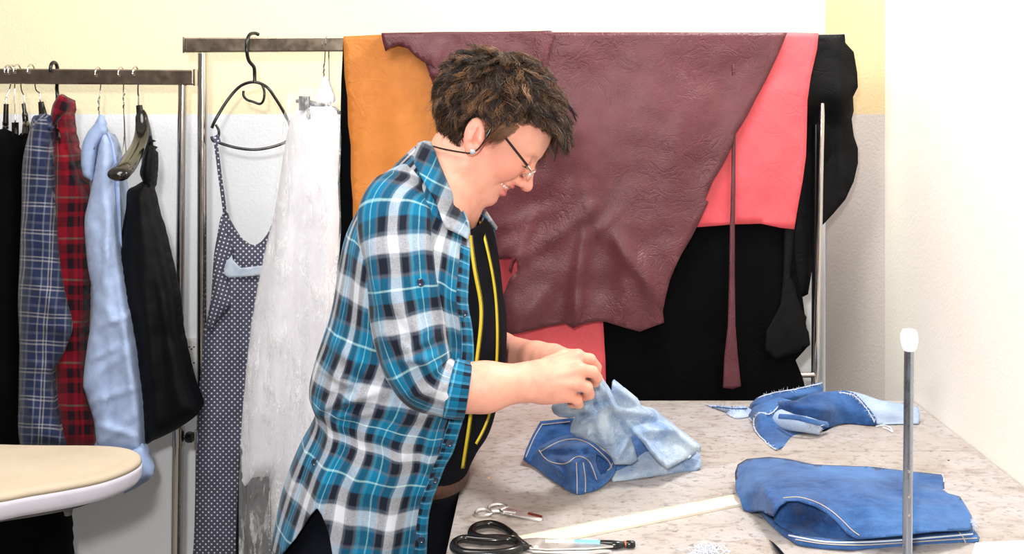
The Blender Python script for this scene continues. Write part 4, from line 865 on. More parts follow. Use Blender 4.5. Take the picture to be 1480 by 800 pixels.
# crumbs
tag(MB().lathe(T(706, 690, .0), [(0, 0), (.003, .0), (.002, .0012), (0, .0016)], 7).build('scrap', m_plain('orange_crumb', (222, 170, 130), .8)), 'tiny orange fluff crumb on the table by the seamstress', 'crumb')
tag(MB().lathe(T(1371, 665, .0), [(0, 0), (.0022, .0), (.0015, .001), (0, .0014)], 7).build('scrap', M['black_plastic']), 'tiny dark speck on the empty right part of the table', 'crumb')
# white sheet at the lower right corner
q = [T(*p) for p in [(1410, 786), (1470, 783), (1560, 782), (1640, 850), (1470, 860), (1395, 835)]]
tag(flatblade(MB(), q, .0006, .0026).build('paper_sheet', m_plain('white_paper', (246, 246, 248), .7), smooth=False), 'white sheet of paper at the lower right table corner', 'paper')
# upright rod with white tip
DS = 1.38
xb = W(1311, 800, DS)
t = empty('upright_rod', (xb.x, DS, TT), 'slim chrome upright rod with a round white tip standing in front', 'rod stand')
zt_ = W(1314, 500, DS)
MB().tube([Vector((xb.x, DS, TT+.012)), W(1312, 700, DS), zt_], .0064, 20).build('rod', chrome('blue_grey_steel', (160, 168, 182), .22), t)
MB().lathe(zt_+Vector((0, 0, -.006)), [(.0, 0), (.0075, 0), (.0105, .005), (.0118, .013), (.0115, .022), (.0085, .028), (0, .030)], 20).build('tip', m_plain('white_plastic_tip', (250, 250, 250), .4), t)
for yy in (681, 717, 744): MB().lathe(W(1313.5, yy, DS-.0062), [(0, -.001), (.0022, -.001), (.0018, .0008), (0, .001)], 10, (0, -1, 0)).build('rivet', M['chrome'], t)
MB().lathe((xb.x, DS, TT), [(0, 0), (.055, 0), (.058, .004), (.054, .009), (.012, .012), (.009, .03), (0, .03)], 32).build('base', M['steel'], t)

# ------------------------------------------------------------------ ironing board
M['board_cover'] = m_cloth('beige_board_cover', (194, 177, 154), (206, 190, 168), 10, 700, .85, .2)
M['board_side'] = m_cloth('pale_lilac_board_edge', (196, 192, 204), (214, 210, 220), 10, 700, .85, .15)
zb = .9
def B_(px, py): d = F*(CH-zb)/(py-VY); return W(px, py, d)
t = empty('ironing_board', (-1.25, 1.80, 0), 'rounded beige padded ironing board in the lower left foreground', 'ironing board')
out = [(-1.95, 1.66), (-1.3, 1.66), (-.97, 1.722), (-.88, 1.765), (-.80, 1.815), (-.765, 1.86), (-.752, 1.91), (-.765, 1.955), (-.80, 1.985), (-.86, 2.0), (-1.0, 2.005), (-1.3, 2.03), (-1.95, 2.06)]
ol = cr([(x, y, 0) for x, y in out], 5)
def shell(m, zlist, outline):
    c = Vector((-1.3, 1.85, 0)); n_ = len(outline); vs = []; fs = []
    for (z, ins) in zlist:
        for p in outline:
            p = Vector(tuple(p)); dv_ = (c-p); 
            q = p.copy(); dd = Vector((0 if p.x < -1.3 else (c.x-p.x), c.y-p.y, 0)); 
            q += (dd.normalized() if dd.length > 1e-6 else dd)*ins; q.z = z; vs.append(q)
    for i in range(len(zlist)-1):
        for k in range(n_): k2 = (k+1) % n_; fs.append((i*n_+k, i*n_+k2, (i+1)*n_+k2, (i+1)*n_+k))
    fs.append(tuple(range(n_))[::-1]); fs.append(tuple((len(zlist)-1)*n_+k for k in range(n_))); m.add(vs, fs); return m
shell(MB(), [(zb-.012, .0), (zb-.004, .002), (zb, .008), (zb+.001, .02)], ol).build('cover', M['board_cover'], t, auto=False)
shell(MB(), [(zb-.046, .014), (zb-.044, .006), (zb-.036, .001), (zb-.020, -.001), (zb-.0121, .0)], ol).build('padded_edge', M['board_side'], t, auto=False)
shell(MB(), [(zb-.058, .05), (zb-.0465, .045)], ol).build('underside', M['leg_metal'], t, False)
m = MB().box((-1.8, 1.76, zb-.09), (-.98, 1.775, zb-.06), .002).box((-1.8, 1.93, zb-.09), (-.98, 1.945, zb-.06), .002); m.tube([(-1.0, 1.74, zb-.075), (-1.0, 1.96, zb-.075)], .007, 10)
m.build('rail', M['leg_metal'], t)
m = MB(); m.lathe((-.865, 1.87, zb-.085), [(0, 0), (.006, 0), (.008, .008), (.012, .016), (.012, .028), (0, .028)], 14); m.build('latch_knob', M['leg_metal'], t)
for a_, b_ in (((-1.0, 1.78, zb-.07), (-1.9, 1.72, .02)), ((-1.0, 1.92, zb-.07), (-1.9, 1.99, .02)), ((-1.8, 1.80, zb-.07), (-1.0, 1.72, .02)), ((-1.8, 1.90, zb-.07), (-1.0, 1.99, .02))):
    MB().tube([a_, b_], .011, 12).build('leg', M['leg_metal'], t)
# ------------------------------------------------------------------ the seamstress: one body surface grown from blended volumes
DC = 1.77
HO = np.array(W(693, 197, DC)); Fd = np.array((.74, 0, -.673)); Ud = np.array((.673, 0, .74)); Yd = np.array((0, -1., 0))
Fd /= np.linalg.norm(Fd); Ud /= np.linalg.norm(Ud)
def H(f, u, y=0.0): return HO+Fd*f+Ud*u+Yd*y          # head frame: forward, up, towards the camera
HM = np.stack([Fd, Ud, Yd])                            # rows
def wp(px, py, d): return np.array(W(px, py, d))
prims = []
def cone(a, b, ra, rb, k=.012): prims.append(('c', np.array(a), np.array(b), ra, rb, k, 1))
def ell(c, r, k=.012, mat=None, sgn=1): prims.append(('e', np.array(c), np.array(r), np.array(HM if mat is None else mat), 0, k, sgn))
def cutc(a, b, ra, rb, k=.004): prims.append(('c', np.array(a), np.array(b), ra, rb, k, -1))
def rotm(a, M0=HM):                                    # tilt the f/u axes
    c, s = math.cos(a), math.sin(a); return np.stack([M0[0]*c+M0[1]*s, -M0[0]*s+M0[1]*c, M0[2]])
I3 = np.stack([np.array((1., 0, 0)), np.array((0, 0, 1.)), np.array((0, -1., 0))])
# torso and legs (inside the clothes)
for s in (-1, 1):
    cone(wp(530, 720, DC+s*.055), wp(580, 600, DC+s*.05), .098, .095, .05)
    cone(wp(580, 600, DC+s*.05), wp(606, 440, DC+s*.06), .095, .100, .05)
    cone(wp(606, 440, DC+s*.06), wp(615, 335, DC+s*.075), .100, .070, .05)
    cone(wp(612, 330, DC+s*.06), wp(646, 275, DC+s*.03), .045, .045, .04)
    hp = wp(535, 745, DC+s*.085); kn = np.array((hp[0]+.03, DC+s*.09, .50)); an = np.array((hp[0]-.0, DC+s*.095, .09))
    cone(hp, kn, .088, .058, .04); cone(kn, an, .054, .036, .03); cone(an, an+np.array((.12, 0, -.055)), .036, .026, .02)
# neck
cone(wp(641, 275, DC), wp(664, 218, DC), .056, .050, .03)
cone(wp(655, 280, DC), wp(672, 245, DC), .052, .054, .03)
# throat opening
cone(wp(656, 335, DC-.01), wp(652, 290, DC), .036, .046, .02)
ell(wp(668, 264, DC), (.036, .034, .050), .02, I3)
# head
ell(H(.000, .052), (.097, .082, .076), .02)
ell(H(.042, .045), (.055, .058, .064), .02)
ell(H(.050, -.002), (.045, .055, .056), .02)
ell(H(.030, -.035), (.052, .045, .056), .02)
for s in (-1, 1):
    cone(H(.015, -.045, s*.046), H(.072, -.066, s*.014), .022, .016, .02)
    ell(H(.071, -.004, s*.034), (.020, .020, .019), .016)
    cone(H(.091, .044, s*.012), H(.080, .046, s*.040), .0085, .008, .012)
ell(H(.081, -.066), (.0170, .0165, .021), .007)
ell(H(.076, -.026), (.024, .026, .027), .014)
# lips
ell(H(.0965, -.0250), (.0080, .0052, .021), .004, rotm(-.2))
ell(H(.0940, -.0450), (.0085, .0062, .018), .004, rotm(.2))
# nose
cone(H(.092, .036), H(.1140, -.003), .0068, .0092, .008)
ell(H(.1170, -.0085), (.0115, .0105, .0110), .006)
for s in (-1, 1): ell(H(.1050, -.0110, s*.0115), (.0095, .0080, .0068), .005)
# eye hollows, lids
for s in (-1, 1):
    prims.append(('e', np.array(H(.104, .026, s*.031)), np.array((.017, .012, .017)), HM, 0, .010, -1))
    ell(H(.0825, .0245, s*.0305), (.0125, .0115, .0145), .004)
# mouth gap and smile fold
cutc(H(.106, -.0350), H(.084, -.0335, .0275), .0056, .0034, .002)
cutc(H(.106, -.0350), H(.084, -.0335, -.0275), .0056, .0034, .002)
cutc(H(.100, -.006, .020), H(.080, -.040, .037), .0030, .0022, .006)
for s in (-1, 1): cutc(H(.106, -.0185, s*.0095), H(.112, -.0165, s*.008), .0028, .0022, .002)
# ears
em = np.stack([np.array((.985, 0, -.14)), np.array((.14, 0, .985)), np.array((0, -1., 0))])
for s in (-1, 1):
    ec = wp(690, 195, DC); ec[1] = DC-s*.0785
    ell(ec, (.0175, .0310, .0085), .006, em)
    ell(ec+em[1]*-.024+em[0]*-.003, (.0085, .0100, .0060), .006, em)
    c_ = ec+np.array((0, -s*.010, 0))
    prims.append(('e', c_+em[1]*.006+em[0]*.001, np.array((.0095, .0185, .0062)), em, 0, .003, -1))
    prims.append(('e', c_+em[1]*-.008+em[0]*.003, np.array((.0062, .0080, .0085)), em, 0, .003, -1))
    cone(c_+em[1]*.016+em[0]*.002+np.array((0, s*.0035, 0)), c_+em[1]*-.006-em[0]*.005+np.array((0, s*.0030, 0)), .0022, .0026, .003)
    ell(c_+em[0]*.0115-em[1]*.006+np.array((0, s*.005, 0)), (.004, .006, .0045), .003, em)
# near arm
AN = 1.615
sh = wp(592, 330, 1.70); el = wp(606, 552, AN-.01); wr = wp(768, 551, 1.63)
cone(sh, el, .038, .034, .03); cone(el, wp(660, 561, 1.606), .034, .0345, .015); cone(wp(660, 561, 1.606), wp(700, 559, 1.61), .0345, .036, .02)
cone(wp(700, 559, 1.61), wr, .036, .0285, .02)
# near hand: back of the hand, four curled fingers, thumb
cone(wr, wp(800, 550, 1.63), .0285, .031, .014)
KN = [wp(833, 516, 1.640), wp(838, 534, 1.618), wp(834, 554, 1.612), wp(822, 571, 1.620)]
for i, k_ in enumerate(KN): cone(wp(786, 538+i*9, 1.634), k_, .0195, .0122 if i < 3 else .0112, .012)
def finger(p, r, k=.0022):
    for i in range(len(p)-1): cone(p[i], p[i+1], r[i], r[i+1], k)
finger([KN[0], wp(853, 519, 1.652), wp(862, 530, 1.668), wp(862, 541, 1.682)], [.0108, .0093, .0083, .0072])
finger([KN[1], wp(856, 537, 1.626), wp(863, 546, 1.645), wp(860, 553, 1.664)], [.0112, .0096, .0086, .0074])
finger([KN[2], wp(848, 559, 1.618), wp(852, 569, 1.636), wp(844, 573, 1.655)], [.0110, .0096, .0086, .0074])
finger([KN[3], wp(834, 577, 1.626), wp(836, 583, 1.642), wp(826, 583, 1.656)], [.0100, .0088, .0080, .0068])
finger([wp(792, 528, 1.650), wp(815, 517, 1.664), wp(838, 521, 1.684), wp(855, 534, 1.692)], [.0150, .0125, .0100, .0080], .006)
for i in range(4):                                     # tendons and knuckle heads
    cone(wp(792, 541+i*5, 1.607), KN[i]+np.array((-.006, -.0065, .0)), .0035, .0048, .006)
cutc(wp(771, 524, 1.598), wp(771, 576, 1.598), .0022, .0022, .004)
# far arm and hand
shf = wp(630, 330, 1.90); elf = wp(690, 505, 1.945); wf = wp(775, 516, 1.80)
cone(shf, elf, .046, .038, .03); cone(elf, wp(722, 508, 1.92), .036, .035, .015); cone(wp(722, 508, 1.92), wf, .034, .026, .015)
cone(wf, wp(800, 518, 1.77), .026, .026, .012)
KF = [wp(822, 519, 1.712), wp(818, 513, 1.728), wp(812, 512, 1.745), wp(806, 515, 1.760)]
for k_ in KF: cone(wp(788, 520, 1.775), k_, .018, .0108, .012)
finger([KF[0], wp(840, 515, 1.706), wp(852, 523, 1.708), wp(856, 533, 1.710)], [.0105, .0090, .0080, .0070])
finger([KF[1], wp(836, 512, 1.735), wp(850, 522, 1.732), wp(856, 536, 1.728)], [.0105, .0092, .0082, .0072])
finger([KF[2], wp(830, 514, 1.755), wp(842, 526, 1.752), wp(848, 540, 1.745)], [.0102, .0090, .0080, .0070])
finger([KF[3], wp(822, 518, 1.772), wp(832, 530, 1.770), wp(838, 542, 1.762)], [.0095, .0084, .0076, .0066])
finger([wp(792, 528, 1.762), wp(812, 536, 1.735), wp(836, 538, 1.715), wp(853, 541, 1.706)], [.0140, .0115, .0095, .0078], .006)

def prim_d(p, P):
    if p[0] == 'c':
        a, b, ra, rb = p[1], p[2], p[3], p[4]; ab = b-a; L = ab@ab
        t = np.clip(((P-a)@ab)/L, 0, 1); q = P-a-t[..., None]*ab
        return np.sqrt((q*q).sum(-1))-(ra+(rb-ra)*t)
    q = (P-p[1])@p[3].T; r = p[2]
    k0 = np.sqrt(((q/r)**2).sum(-1)); k1 = np.sqrt(((q/(r*r))**2).sum(-1))
    return k0*(k0-1)/np.maximum(k1, 1e-9)
def sdf(P, pr):
    D = None
    for p in pr:
        d = prim_d(p, P); k = p[5]
        if D is None: D = d; continue
        if p[6] > 0:
            h = np.maximum(k-np.abs(D-d), 0)/k; D = np.minimum(D, d)-h*h*k*.25
        else:
            d = -d; h = np.maximum(k-np.abs(D-d), 0)/k; D = np.maximum(D, d)+h*h*k*.25
    return D
def surface_nets(prims, h=.0025, B=12):
    lo = np.array([1e9]*3); hi = -lo
    for p in prims:
        if p[6] < 0: continue
        if p[0] == 'c':
            for c, r in ((p[1], p[3]), (p[2], p[4])): lo = np.minimum(lo, c-r); hi = np.maximum(hi, c+r)
        else: lo = np.minimum(lo, p[1]-p[2].max()); hi = np.maximum(hi, p[1]+p[2].max())
    lo -= 4*h; hi += 4*h
    nb = np.ceil((hi-lo)/(h*B)).astype(int); N = nb*B+1
    D = np.ones(N, np.float32)
    bc = np.stack(np.meshgrid(*[np.arange(k) for k in nb], indexing='ij'), -1).reshape(-1, 3)
    C = lo+(bc+.5)*B*h; rad = B*h*.5*1.7321
    pd = np.stack([prim_d(p, C) for p in prims], 0); base = pd[[p[6] > 0 for p in prims]].min(0)
    g = np.stack(np.meshgrid(*[np.arange(B+1)]*3, indexing='ij'), -1).reshape(-1, 3)*h
    for q in range(len(bc)):
        i, j, k = bc[q]*B
        if base[q] > rad*1.5+.02: continue
        near = [prims[m] for m in range(len(prims)) if pd[m, q] < rad*1.3+.045]
        if not any(p[6] > 0 for p in near): continue
        if base[q] < -rad*1.6-.03: D[i:i+B+1, j:j+B+1, k:k+B+1] = -1; continue
        if near[0][6] < 0: near.sort(key=lambda p: -p[6])
        D[i:i+B+1, j:j+B+1, k:k+B+1] = sdf(lo+np.array((i, j, k))*h+g, near).reshape(B+1, B+1, B+1)
    S_ = D < 0
    c8 = [S_[a:N[0]-1+a, b:N[1]-1+b, c:N[2]-1+c] for a in (0, 1) for b in (0, 1) for c in (0, 1)]
    anyc = c8[0].copy(); allc = c8[0].copy()
    for c in c8[1:]: anyc |= c; allc &= c
    idx = np.argwhere(anyc & ~allc)
    vid = -np.ones(anyc.shape, np.int32); vid[tuple(idx.T)] = np.arange(len(idx))
    val = {(a, b, c): D[idx[:, 0]+a, idx[:, 1]+b, idx[:, 2]+c] for a in (0, 1) for b in (0, 1) for c in (0, 1)}
    acc = np.zeros((len(idx), 3)); cnt = np.zeros(len(idx))
    for ax in range(3):
        for u in (0, 1):
            for w in (0, 1):
                p0 = [u, w]; p0.insert(ax, 0); p1 = list(p0); p1[ax] = 1
                a = val[tuple(p0)]; b = val[tuple(p1)]; m = (a < 0) != (b < 0); t = a/np.where(m, a-b, 1)
                pt = np.tile(np.array(p0, float), (len(idx), 1)); pt[:, ax] = t
                acc += pt*m[:, None]; cnt += m
    V = lo+(idx+acc/np.maximum(cnt, 1)[:, None])*h
    Q = []
    for ax in range(3):
        sl = [slice(1, n_-1) for n_ in N]; a = [slice(1, n_-1) for n_ in N]; a[ax] = slice(0, N[ax]-1); b = list(a); b[ax] = slice(1, N[ax])
        A = S_[tuple(a)]; Bv = S_[tuple(b)]; e = np.argwhere(A != Bv); s = A[tuple(e.T)]
        off = np.array([1, 1, 1]); off[ax] = 0; e = e+off
        o1, o2 = [(1, 2), (2, 0), (0, 1)][ax]
        def cell(d1, d2):
            c = e.copy(); c[:, o1] -= d1; c[:, o2] -= d2; return vid[c[:, 0], c[:, 1], c[:, 2]]
        q = np.stack([cell(1, 1), cell(0, 1), cell(0, 0), cell(1, 0)], -1)
        q[~s] = q[~s][:, ::-1]; Q.append(q)
    Q = np.concatenate(Q); Q = Q[(Q >= 0).all(1)]
    return V, Q
V, Q = surface_nets(prims, .0025)
print('body', len(V), len(Q))
woman = empty('person', (float(wp(540, 700, DC)[0]), DC, 0), 'person in teal plaid shirt and glasses, smiling down at the jeans while sewing', 'person')
n = NT('skin'); at = n.new('ShaderNodeVertexColor'); at.layer_name = 'tint'
nf = n.noise(n.obj(), 45, 4); nf2 = n.noise(n.obj(), 600, 3)
c = n.mix(at.outputs['Color'], lin((205, 122, 106)), n.ramp(nf, [(.42, (0, 0, 0, 1)), (.75, (.38, .38, .38, 1))]))
n.bump(n.math('ADD', nf2, n.math('MULTIPLY', nf, 1.4)), .25, .0012)
M['skin'] = n.set(color=c, rough=.5, spec=.35, sss=.12)
n.b.inputs['Subsurface Radius'].default_value = (.012, .004, .002); n.b.inputs['Subsurface Scale'].default_value = .5
body = mesh('body', V, Q, M['skin'], woman)
# natural colour of the skin: lips, ears, cheeks, knuckles
q = (V-HO)@HM.T; f_, u_, y_ = q[:, 0], q[:, 1], np.abs(q[:, 2])
base = np.tile(np.array(lin((226, 164, 142))[:3]), (len(V), 1))
def blend(mask, col): 
    global base
    base = base*(1-mask[:, None])+np.array(lin(col)[:3])*mask[:, None]
g = lambda d2, s: np.exp(-d2/(s*s))
inhead = (f_ > .05) & (u_ > -.1) & (u_ < .12)
blend(.55*g((f_-.070)**2+(u_+.004)**2+(y_-.045)**2, .024), (226, 128, 112))
blend(.45*g((f_-.117)**2+(u_+.006)**2+y_**2, .013), (224, 126, 112))
lip = np.maximum(g(((f_-.098)/.9)**2+((u_+.0250)/.62)**2+(np.maximum(y_-.014, 0))**2, .0085), g(((f_-.096)/.9)**2+((u_+.0425)/.75)**2+(np.maximum(y_-.012, 0))**2, .0085))
blend(np.clip(lip*1.5, 0, .8)*inhead, (196, 98, 98))
ecn = wp(690, 195, DC)
blend(.5*g((V[:, 0]-ecn[0])**2+(V[:, 2]-ecn[2])**2+(np.abs(V[:, 1]-DC)-.084)**2*.5, .030), (232, 128, 116))
for k_ in KN+KF: blend(.35*g(((V-k_)**2).sum(1), .014), (218, 120, 104))
for pr_ in prims:
    pass
ca = body.data.color_attributes.new('tint', 'FLOAT_COLOR', 'POINT')
ca.data.foreach_set('color', np.concatenate([base, np.ones((len(V), 1))], 1).ravel().astype(np.float32))
BB = bvh_of(body)
# teeth
M['teeth'] = m_plain('teeth', (232, 224, 208), .3)
m = MB()
for s in (-1, 1):
    for k in range(4):
        c_ = H(.0935-.0022*k*k*.6, -.0315, s*(.0035+k*.0062)); bm = bmesh.new(); bmesh.ops.create_uvsphere(bm, u_segments=10, v_segments=7, radius=1)
        for v in bm.verts:
            l = np.array((v.co.x*.0035, v.co.y*.0052, v.co.z*.0032)); v.co = Vector(c_+HM.T@l)
        bm.verts.index_update(); m.add([v.co for v in bm.verts], [[v.index for v in f.verts] for f in bm.faces]); bm.free()
m.build('teeth', M['teeth'], woman, auto=False)
M['hair'] = None
# closed eyelid lashes and eyebrow
n = NT('brown_hair'); at = n.new('ShaderNodeVertexColor'); at.layer_name = 'tint'
M['hair'] = n.set(color=at.outputs['Color'], rough=.42, spec=.4)
def strands(name, guides, parent, r=.0005, cols=None, sides=3):
    vs = []; fs = []; cs = []
    for gi, (P_, rs, col) in enumerate(guides):
        v_, f_ = tube_geo(P_, [r*rs*(1-.75*(i/(len(P_)-1))**2) for i in range(len(P_))], sides)
        k = len(vs); vs += [tuple(p) for p in v_]; fs += [tuple(i+k for i in f) for f in f_]; cs += [col]*len(v_)
    o = mesh(name, vs, fs, M['hair'], parent); ca = o.data.color_attributes.new('tint', 'FLOAT_COLOR', 'POINT')
    ca.data.foreach_set('color', np.concatenate([np.array(cs), np.ones((len(cs), 1))], 1).ravel().astype(np.float32)); return o
gl = []
for s in (-1, 1):
    gl = []
    for k in range(16):
        t_ = k/15; a = H(.0925-.008*t_, .0185-.001*t_, s*(.018+.024*t_)); gl.append(([a, a+Fd*.003-Ud*.003, a+Fd*.006-Ud*.0035+Yd*s*.002*t_], 1.0, lin((50, 36, 30))[:3]))
    strands('eyelash_row', gl, woman, .0004)
gl = []
for s in (-1, 1):
    gl = []
    for k in range(110):
        t_ = rng.random(); a = H(.0985-.014*t_**1.5, .043+.006*math.sin(t_*2.6)+rng.normal()*.0014, s*(.010+.032*t_)); gl.append(([a, a+Yd*s*.004+Ud*.001+Fd*.0012, a+Yd*s*.008+Fd*.0006-Ud*.0004], 1.0, lin((118, 88, 66))[:3]))
    strands('eyebrow', gl, woman, .00032)
# hair
HC = np.array((-.002, .054, 0.)); HR = np.array((.104, .088, .079))
def scalp(d):  # point on the scalp in head frame from direction
    return HC+d*HR
def hair_allowed(q):
    f, u, y = q; y = abs(y)
    if f > .088: return False
    if u < .060 and f > .030: return (f < .046 and u > .030)          # temple
    if f > .078 and u < .078: return False
    if u < .020 and f > -.022: return False
    if u < .050 and -.022 < f < .016 and y > .05: return u > .042
    if u < -.068: return False
    if u < -.030: return f < -.034
    return True
guides = []; GD = []
cap = []
k = 0
HB = [(40, 28, 22), (56, 38, 28), (70, 49, 35), (92, 65, 45), (116, 82, 55), (32, 23, 19)]
downh = HM@np.array((0, 0, -1.))
def hair_line(f):      # lowest hair on the near side in front of the ear
    return float(np.interp(f, [.0, .020, .035, .050, .075, .10, .13], [.030, .042, .060, .076, .082, .084, .070]))
while len(GD) < 900:
    d = rng.normal(size=3); d /= np.linalg.norm(d); q = scalp(d)
    if not hair_allowed(q): continue
    nrm = (q-HC)/(HR**2); nrm /= np.linalg.norm(nrm)
    crown = np.array((-.060, .120, .01)); away = q-crown; away -= nrm*(away@nrm); away /= (np.linalg.norm(away)+1e-6)
    swirl = np.cross(nrm, away)
    front = q[0] > .04; nape = q[0] < -.045 and q[1] < .04
    L = (.060 if front else .050)*(.65+.6*rng.random())
    if nape: L = .050*(.7+.6*rng.random())
    if q[0] > .015 and q[1] < .05: L *= .55
    ns = 12; P_ = [q.copy()]; dirv = away*.7+nrm*(.30+.45*rng.random())+swirl*rng.normal()*.55
    if nape: dirv = away*.95+nrm*.15+swirl*rng.normal()*.25
    dirv /= np.linalg.norm(dirv); ph = rng.random(3)*6.28; a1 = .45+.5*rng.random(); fr_ = 4+5*rng.random()
    for j in range(ns):
        t_ = (j+1)/ns
        dv = dirv*(1-.4*t_)+away*.55*t_+downh*(.40*t_ if front else .10*t_)+swirl*a1*math.sin(t_*fr_+ph[0])+nrm*a1*.6*math.sin(t_*fr_*1.2+ph[1])
        dv = dv/np.linalg.norm(dv); p = P_[-1]+dv*L/ns
        e = np.sqrt((((p-HC)/HR)**2).sum())
        if e < 1.04: p = HC+(p-HC)/e*1.04
        if not front:
            mx = 1.27 if q[1] > .07 else 1.20
            if e > mx: p = HC+(p-HC)/e*mx
        P_.append(p)
    GD.append((np.array(P_), nrm))
def clip_hair(pts, keep=False):
    if keep: return pts
    out = []
    for p in pts:
        if p[2] > -.035 and .015 < p[0] < .125 and p[1] < hair_line(p[0])+.004*math.sin(p[0]*400)-(.0 if p[2] > 0 else .012) and len(out) > 2: break
        if -.03 < p[0] < .018 and p[2] > .06 and p[1] < .026 and len(out) > 2: break
        out.append(p)
    return out
for P_, nrm in GD:
    cbase = HB[rng.integers(0, len(HB))]
    ww = .0062*(.7+.6*rng.random())
    for s_ in range(15):
        off = rng.normal(size=3)*ww*.6; off -= nrm*(off@nrm)*.6; ph = rng.random()*6.28; cw = rng.normal(size=3)*.0012
        pts = []
        for j, p in enumerate(P_):
            t_ = j/(len(P_)-1); pts.append(p+off*(1.1-.55*t_)+cw*math.sin(t_*10+ph)*2*t_)
        pts = clip_hair(pts)
        if len(pts) < 4: continue
        cc = np.clip(np.array(cbase)*(.75+.5*rng.random()), 0, 255)
        guides.append(([Vector(HO+HM.T@p) for p in pts], .65+.55*rng.random(), lin(cc)[:3]))
# wispy hair in front of the ear
for s in (-1, 1):
    for _ in range(420):
        f0 = .004+.036*rng.random(); u0 = .040+.014*rng.random()+.25*(f0-.004); q = np.array(H(f0, u0, s*.083)); L = .030+.022*rng.random(); fd = -.10-.35*rng.random(); pts = []
        for j in range(8):
            t_ = j/7; pts.append(Vector(q-Ud*L*t_+Fd*(fd*L*t_+.0012*math.sin(t_*6+_))+Yd*s*(.002*math.sin(t_*3)-.010*t_**1.5)))
        guides.append((pts, .6, lin(np.clip(np.array((112, 78, 54))*(.7+.6*rng.random()), 0, 255))[:3]))
# flyaway strands
for _ in range(240):
    P_, nrm = GD[rng.integers(0, len(GD))]; pts = [p+nrm*.012*(j/8)**1.5+rng.normal(size=3)*.0016 for j, p in enumerate(P_)]; pts = clip_hair(pts)
    if len(pts) < 4: continue
    guides.append(([Vector(HO+HM.T@p) for p in pts], .45, lin((96, 70, 50))[:3]))
hair = strands('hair', guides, woman, .00062)
# under layer of hair on the scalp
bm = bmesh.new(); bmesh.ops.create_icosphere(bm, subdivisions=5, radius=1)
dele = []
for v in bm.verts:
    q = scalp(np.array(v.co)); 
    v.co = Vector(q)
for f in list(bm.faces):
    c_ = np.array(f.calc_center_median())
    if not hair_allowed(c_) or (c_[0] > -.02 and c_[1] < hair_line(c_[0])+.014): dele.append(f)
bmesh.ops.delete(bm, geom=dele, context='FACES')
bm.verts.index_update()
vs = []
for v in bm.verts:
    q = np.array(v.co); e = 1.025+.05*noise.noise(Vector(q*55))+.02*noise.noise(Vector(q*160)); q = HC+(q-HC)*e; vs.append(HO+HM.T@q)
fs = [[v.index for v in f.verts] for f in bm.faces]; bm.free()
o = mesh('hair_underlayer', vs, fs, m_cloth('dark_brown_under_hair', (24, 17, 14), (44, 31, 24), 60, 500, .7, .6), hair)
sm = o.modifiers.new('s', 'SOLIDIFY'); sm.thickness = .004; sm.offset = 1
# earrings
M['pearl'] = m_plain('grey_pearl', (178, 178, 188), .15)
for s in (1, -1):
    e = on(BB, 683, 219, .004) if s == 1 else Vector((wp(683, 219, DC)[0], DC+.09, wp(683, 219, DC)[2]))
    MB().lathe(e+Vector((0, .005*s, 0)), [(0, 0)]+[(.0048*math.sin(a), .0048-.0048*math.cos(a)) for a in np.linspace(.2, 2.95, 9)]+[(0, .0096)], 16, (0, -s, 0)).build('earring', M['pearl'], woman)

# ------------------------------------------------------------------ clothes of the seamstress
RB = [(606, 208), (568, 243), (534, 280), (510, 325), (494, 390), (480, 455), (458, 520), (453, 556), (464, 586), (441, 635), (420, 690), (406, 745), (398, 795), (392, 860)]
RF = [(690, 312), (714, 334), (724, 385), (727, 430), (729, 470), (728, 530), (722, 582), (712, 620), (694, 648), (678, 685), (670, 735), (666, 790), (662, 845), (656, 905)]
HB_ = [.070, .120, .160, .175, .180, .178, .176, .172, .172, .180, .190, .198, .204, .208]
SE = [.52, .60, .59, .63, .67, .69, .66, .64, .64, .66, .69, .71, .71, .70]      # near edge of the open shirt
NR = len(RB)
rowp = lambda arr, r: np.array([np.interp(r, np.arange(NR), [a if not hasattr(a, '__len__') else a[i] for a in arr]) for i in (range(2) if hasattr(arr[0], '__len__') else range(1))])
RBs = cr([(*b, *f, h, s) for b, f, h, s in zip(RB, RF, HB_, SE)], 20)   # smooth rows
def row(r):
    x = np.clip(r*20, 0, len(RBs)-1); i = int(min(math.floor(x), len(RBs)-2)); t = x-i; return RBs[i]*(1-t)+RBs[i+1]*t
def ring(r, th, scale=1.0, bs=1.0, fs=1.0, pw=2.3):
    R_ = row(r); B0 = wp(R_[0], R_[1], DC); F0 = wp(R_[2], R_[3], DC); c = (B0+F0)/2; e = (F0-B0)/2
    ct, st = math.cos(th), math.sin(th)
    cx = math.copysign(abs(ct)**(2/pw), ct); sy = math.copysign(abs(st)**(2/pw), st)
    k = scale*(fs if ct > 0 else bs)
    return c+e*cx*k+np.array((0, -1., 0))*sy*R_[4]*scale
# black top and trousers
def loft(name, fn, rows, cols, mat, parent, closed=True, uvf=None, thick=0.0):
    G = np.array([[fn(i/(rows-1), j/(cols if closed else cols-1)) for j in range(cols)] for i in range(rows)])
    vs = G.reshape(-1, 3); fs = []
    for i in range(rows-1):
        for j in range(cols if closed else cols-1):
            j2 = (j+1) % cols; fs.append((i*cols+j, i*cols+j2, (i+1)*cols+j2, (i+1)*cols+j))
    uv = None
    if uvf is not None: uv = np.array([[uvf(i/(rows-1), j/(cols if closed else cols-1), G[i, j]) for j in range(cols)] for i in range(rows)]).reshape(-1, 2)
    o = mesh(name, vs, fs, mat, parent, True, uv); fixn(o)
    if thick: sm = o.modifiers.new('thickness', 'SOLIDIFY'); sm.thickness = thick; sm.offset = 0
    return o, G
M['black_knit'] = m_cloth('black_knit_top', (9, 10, 15), (18, 20, 28), 18, 700, .9, .3, 0, .08)
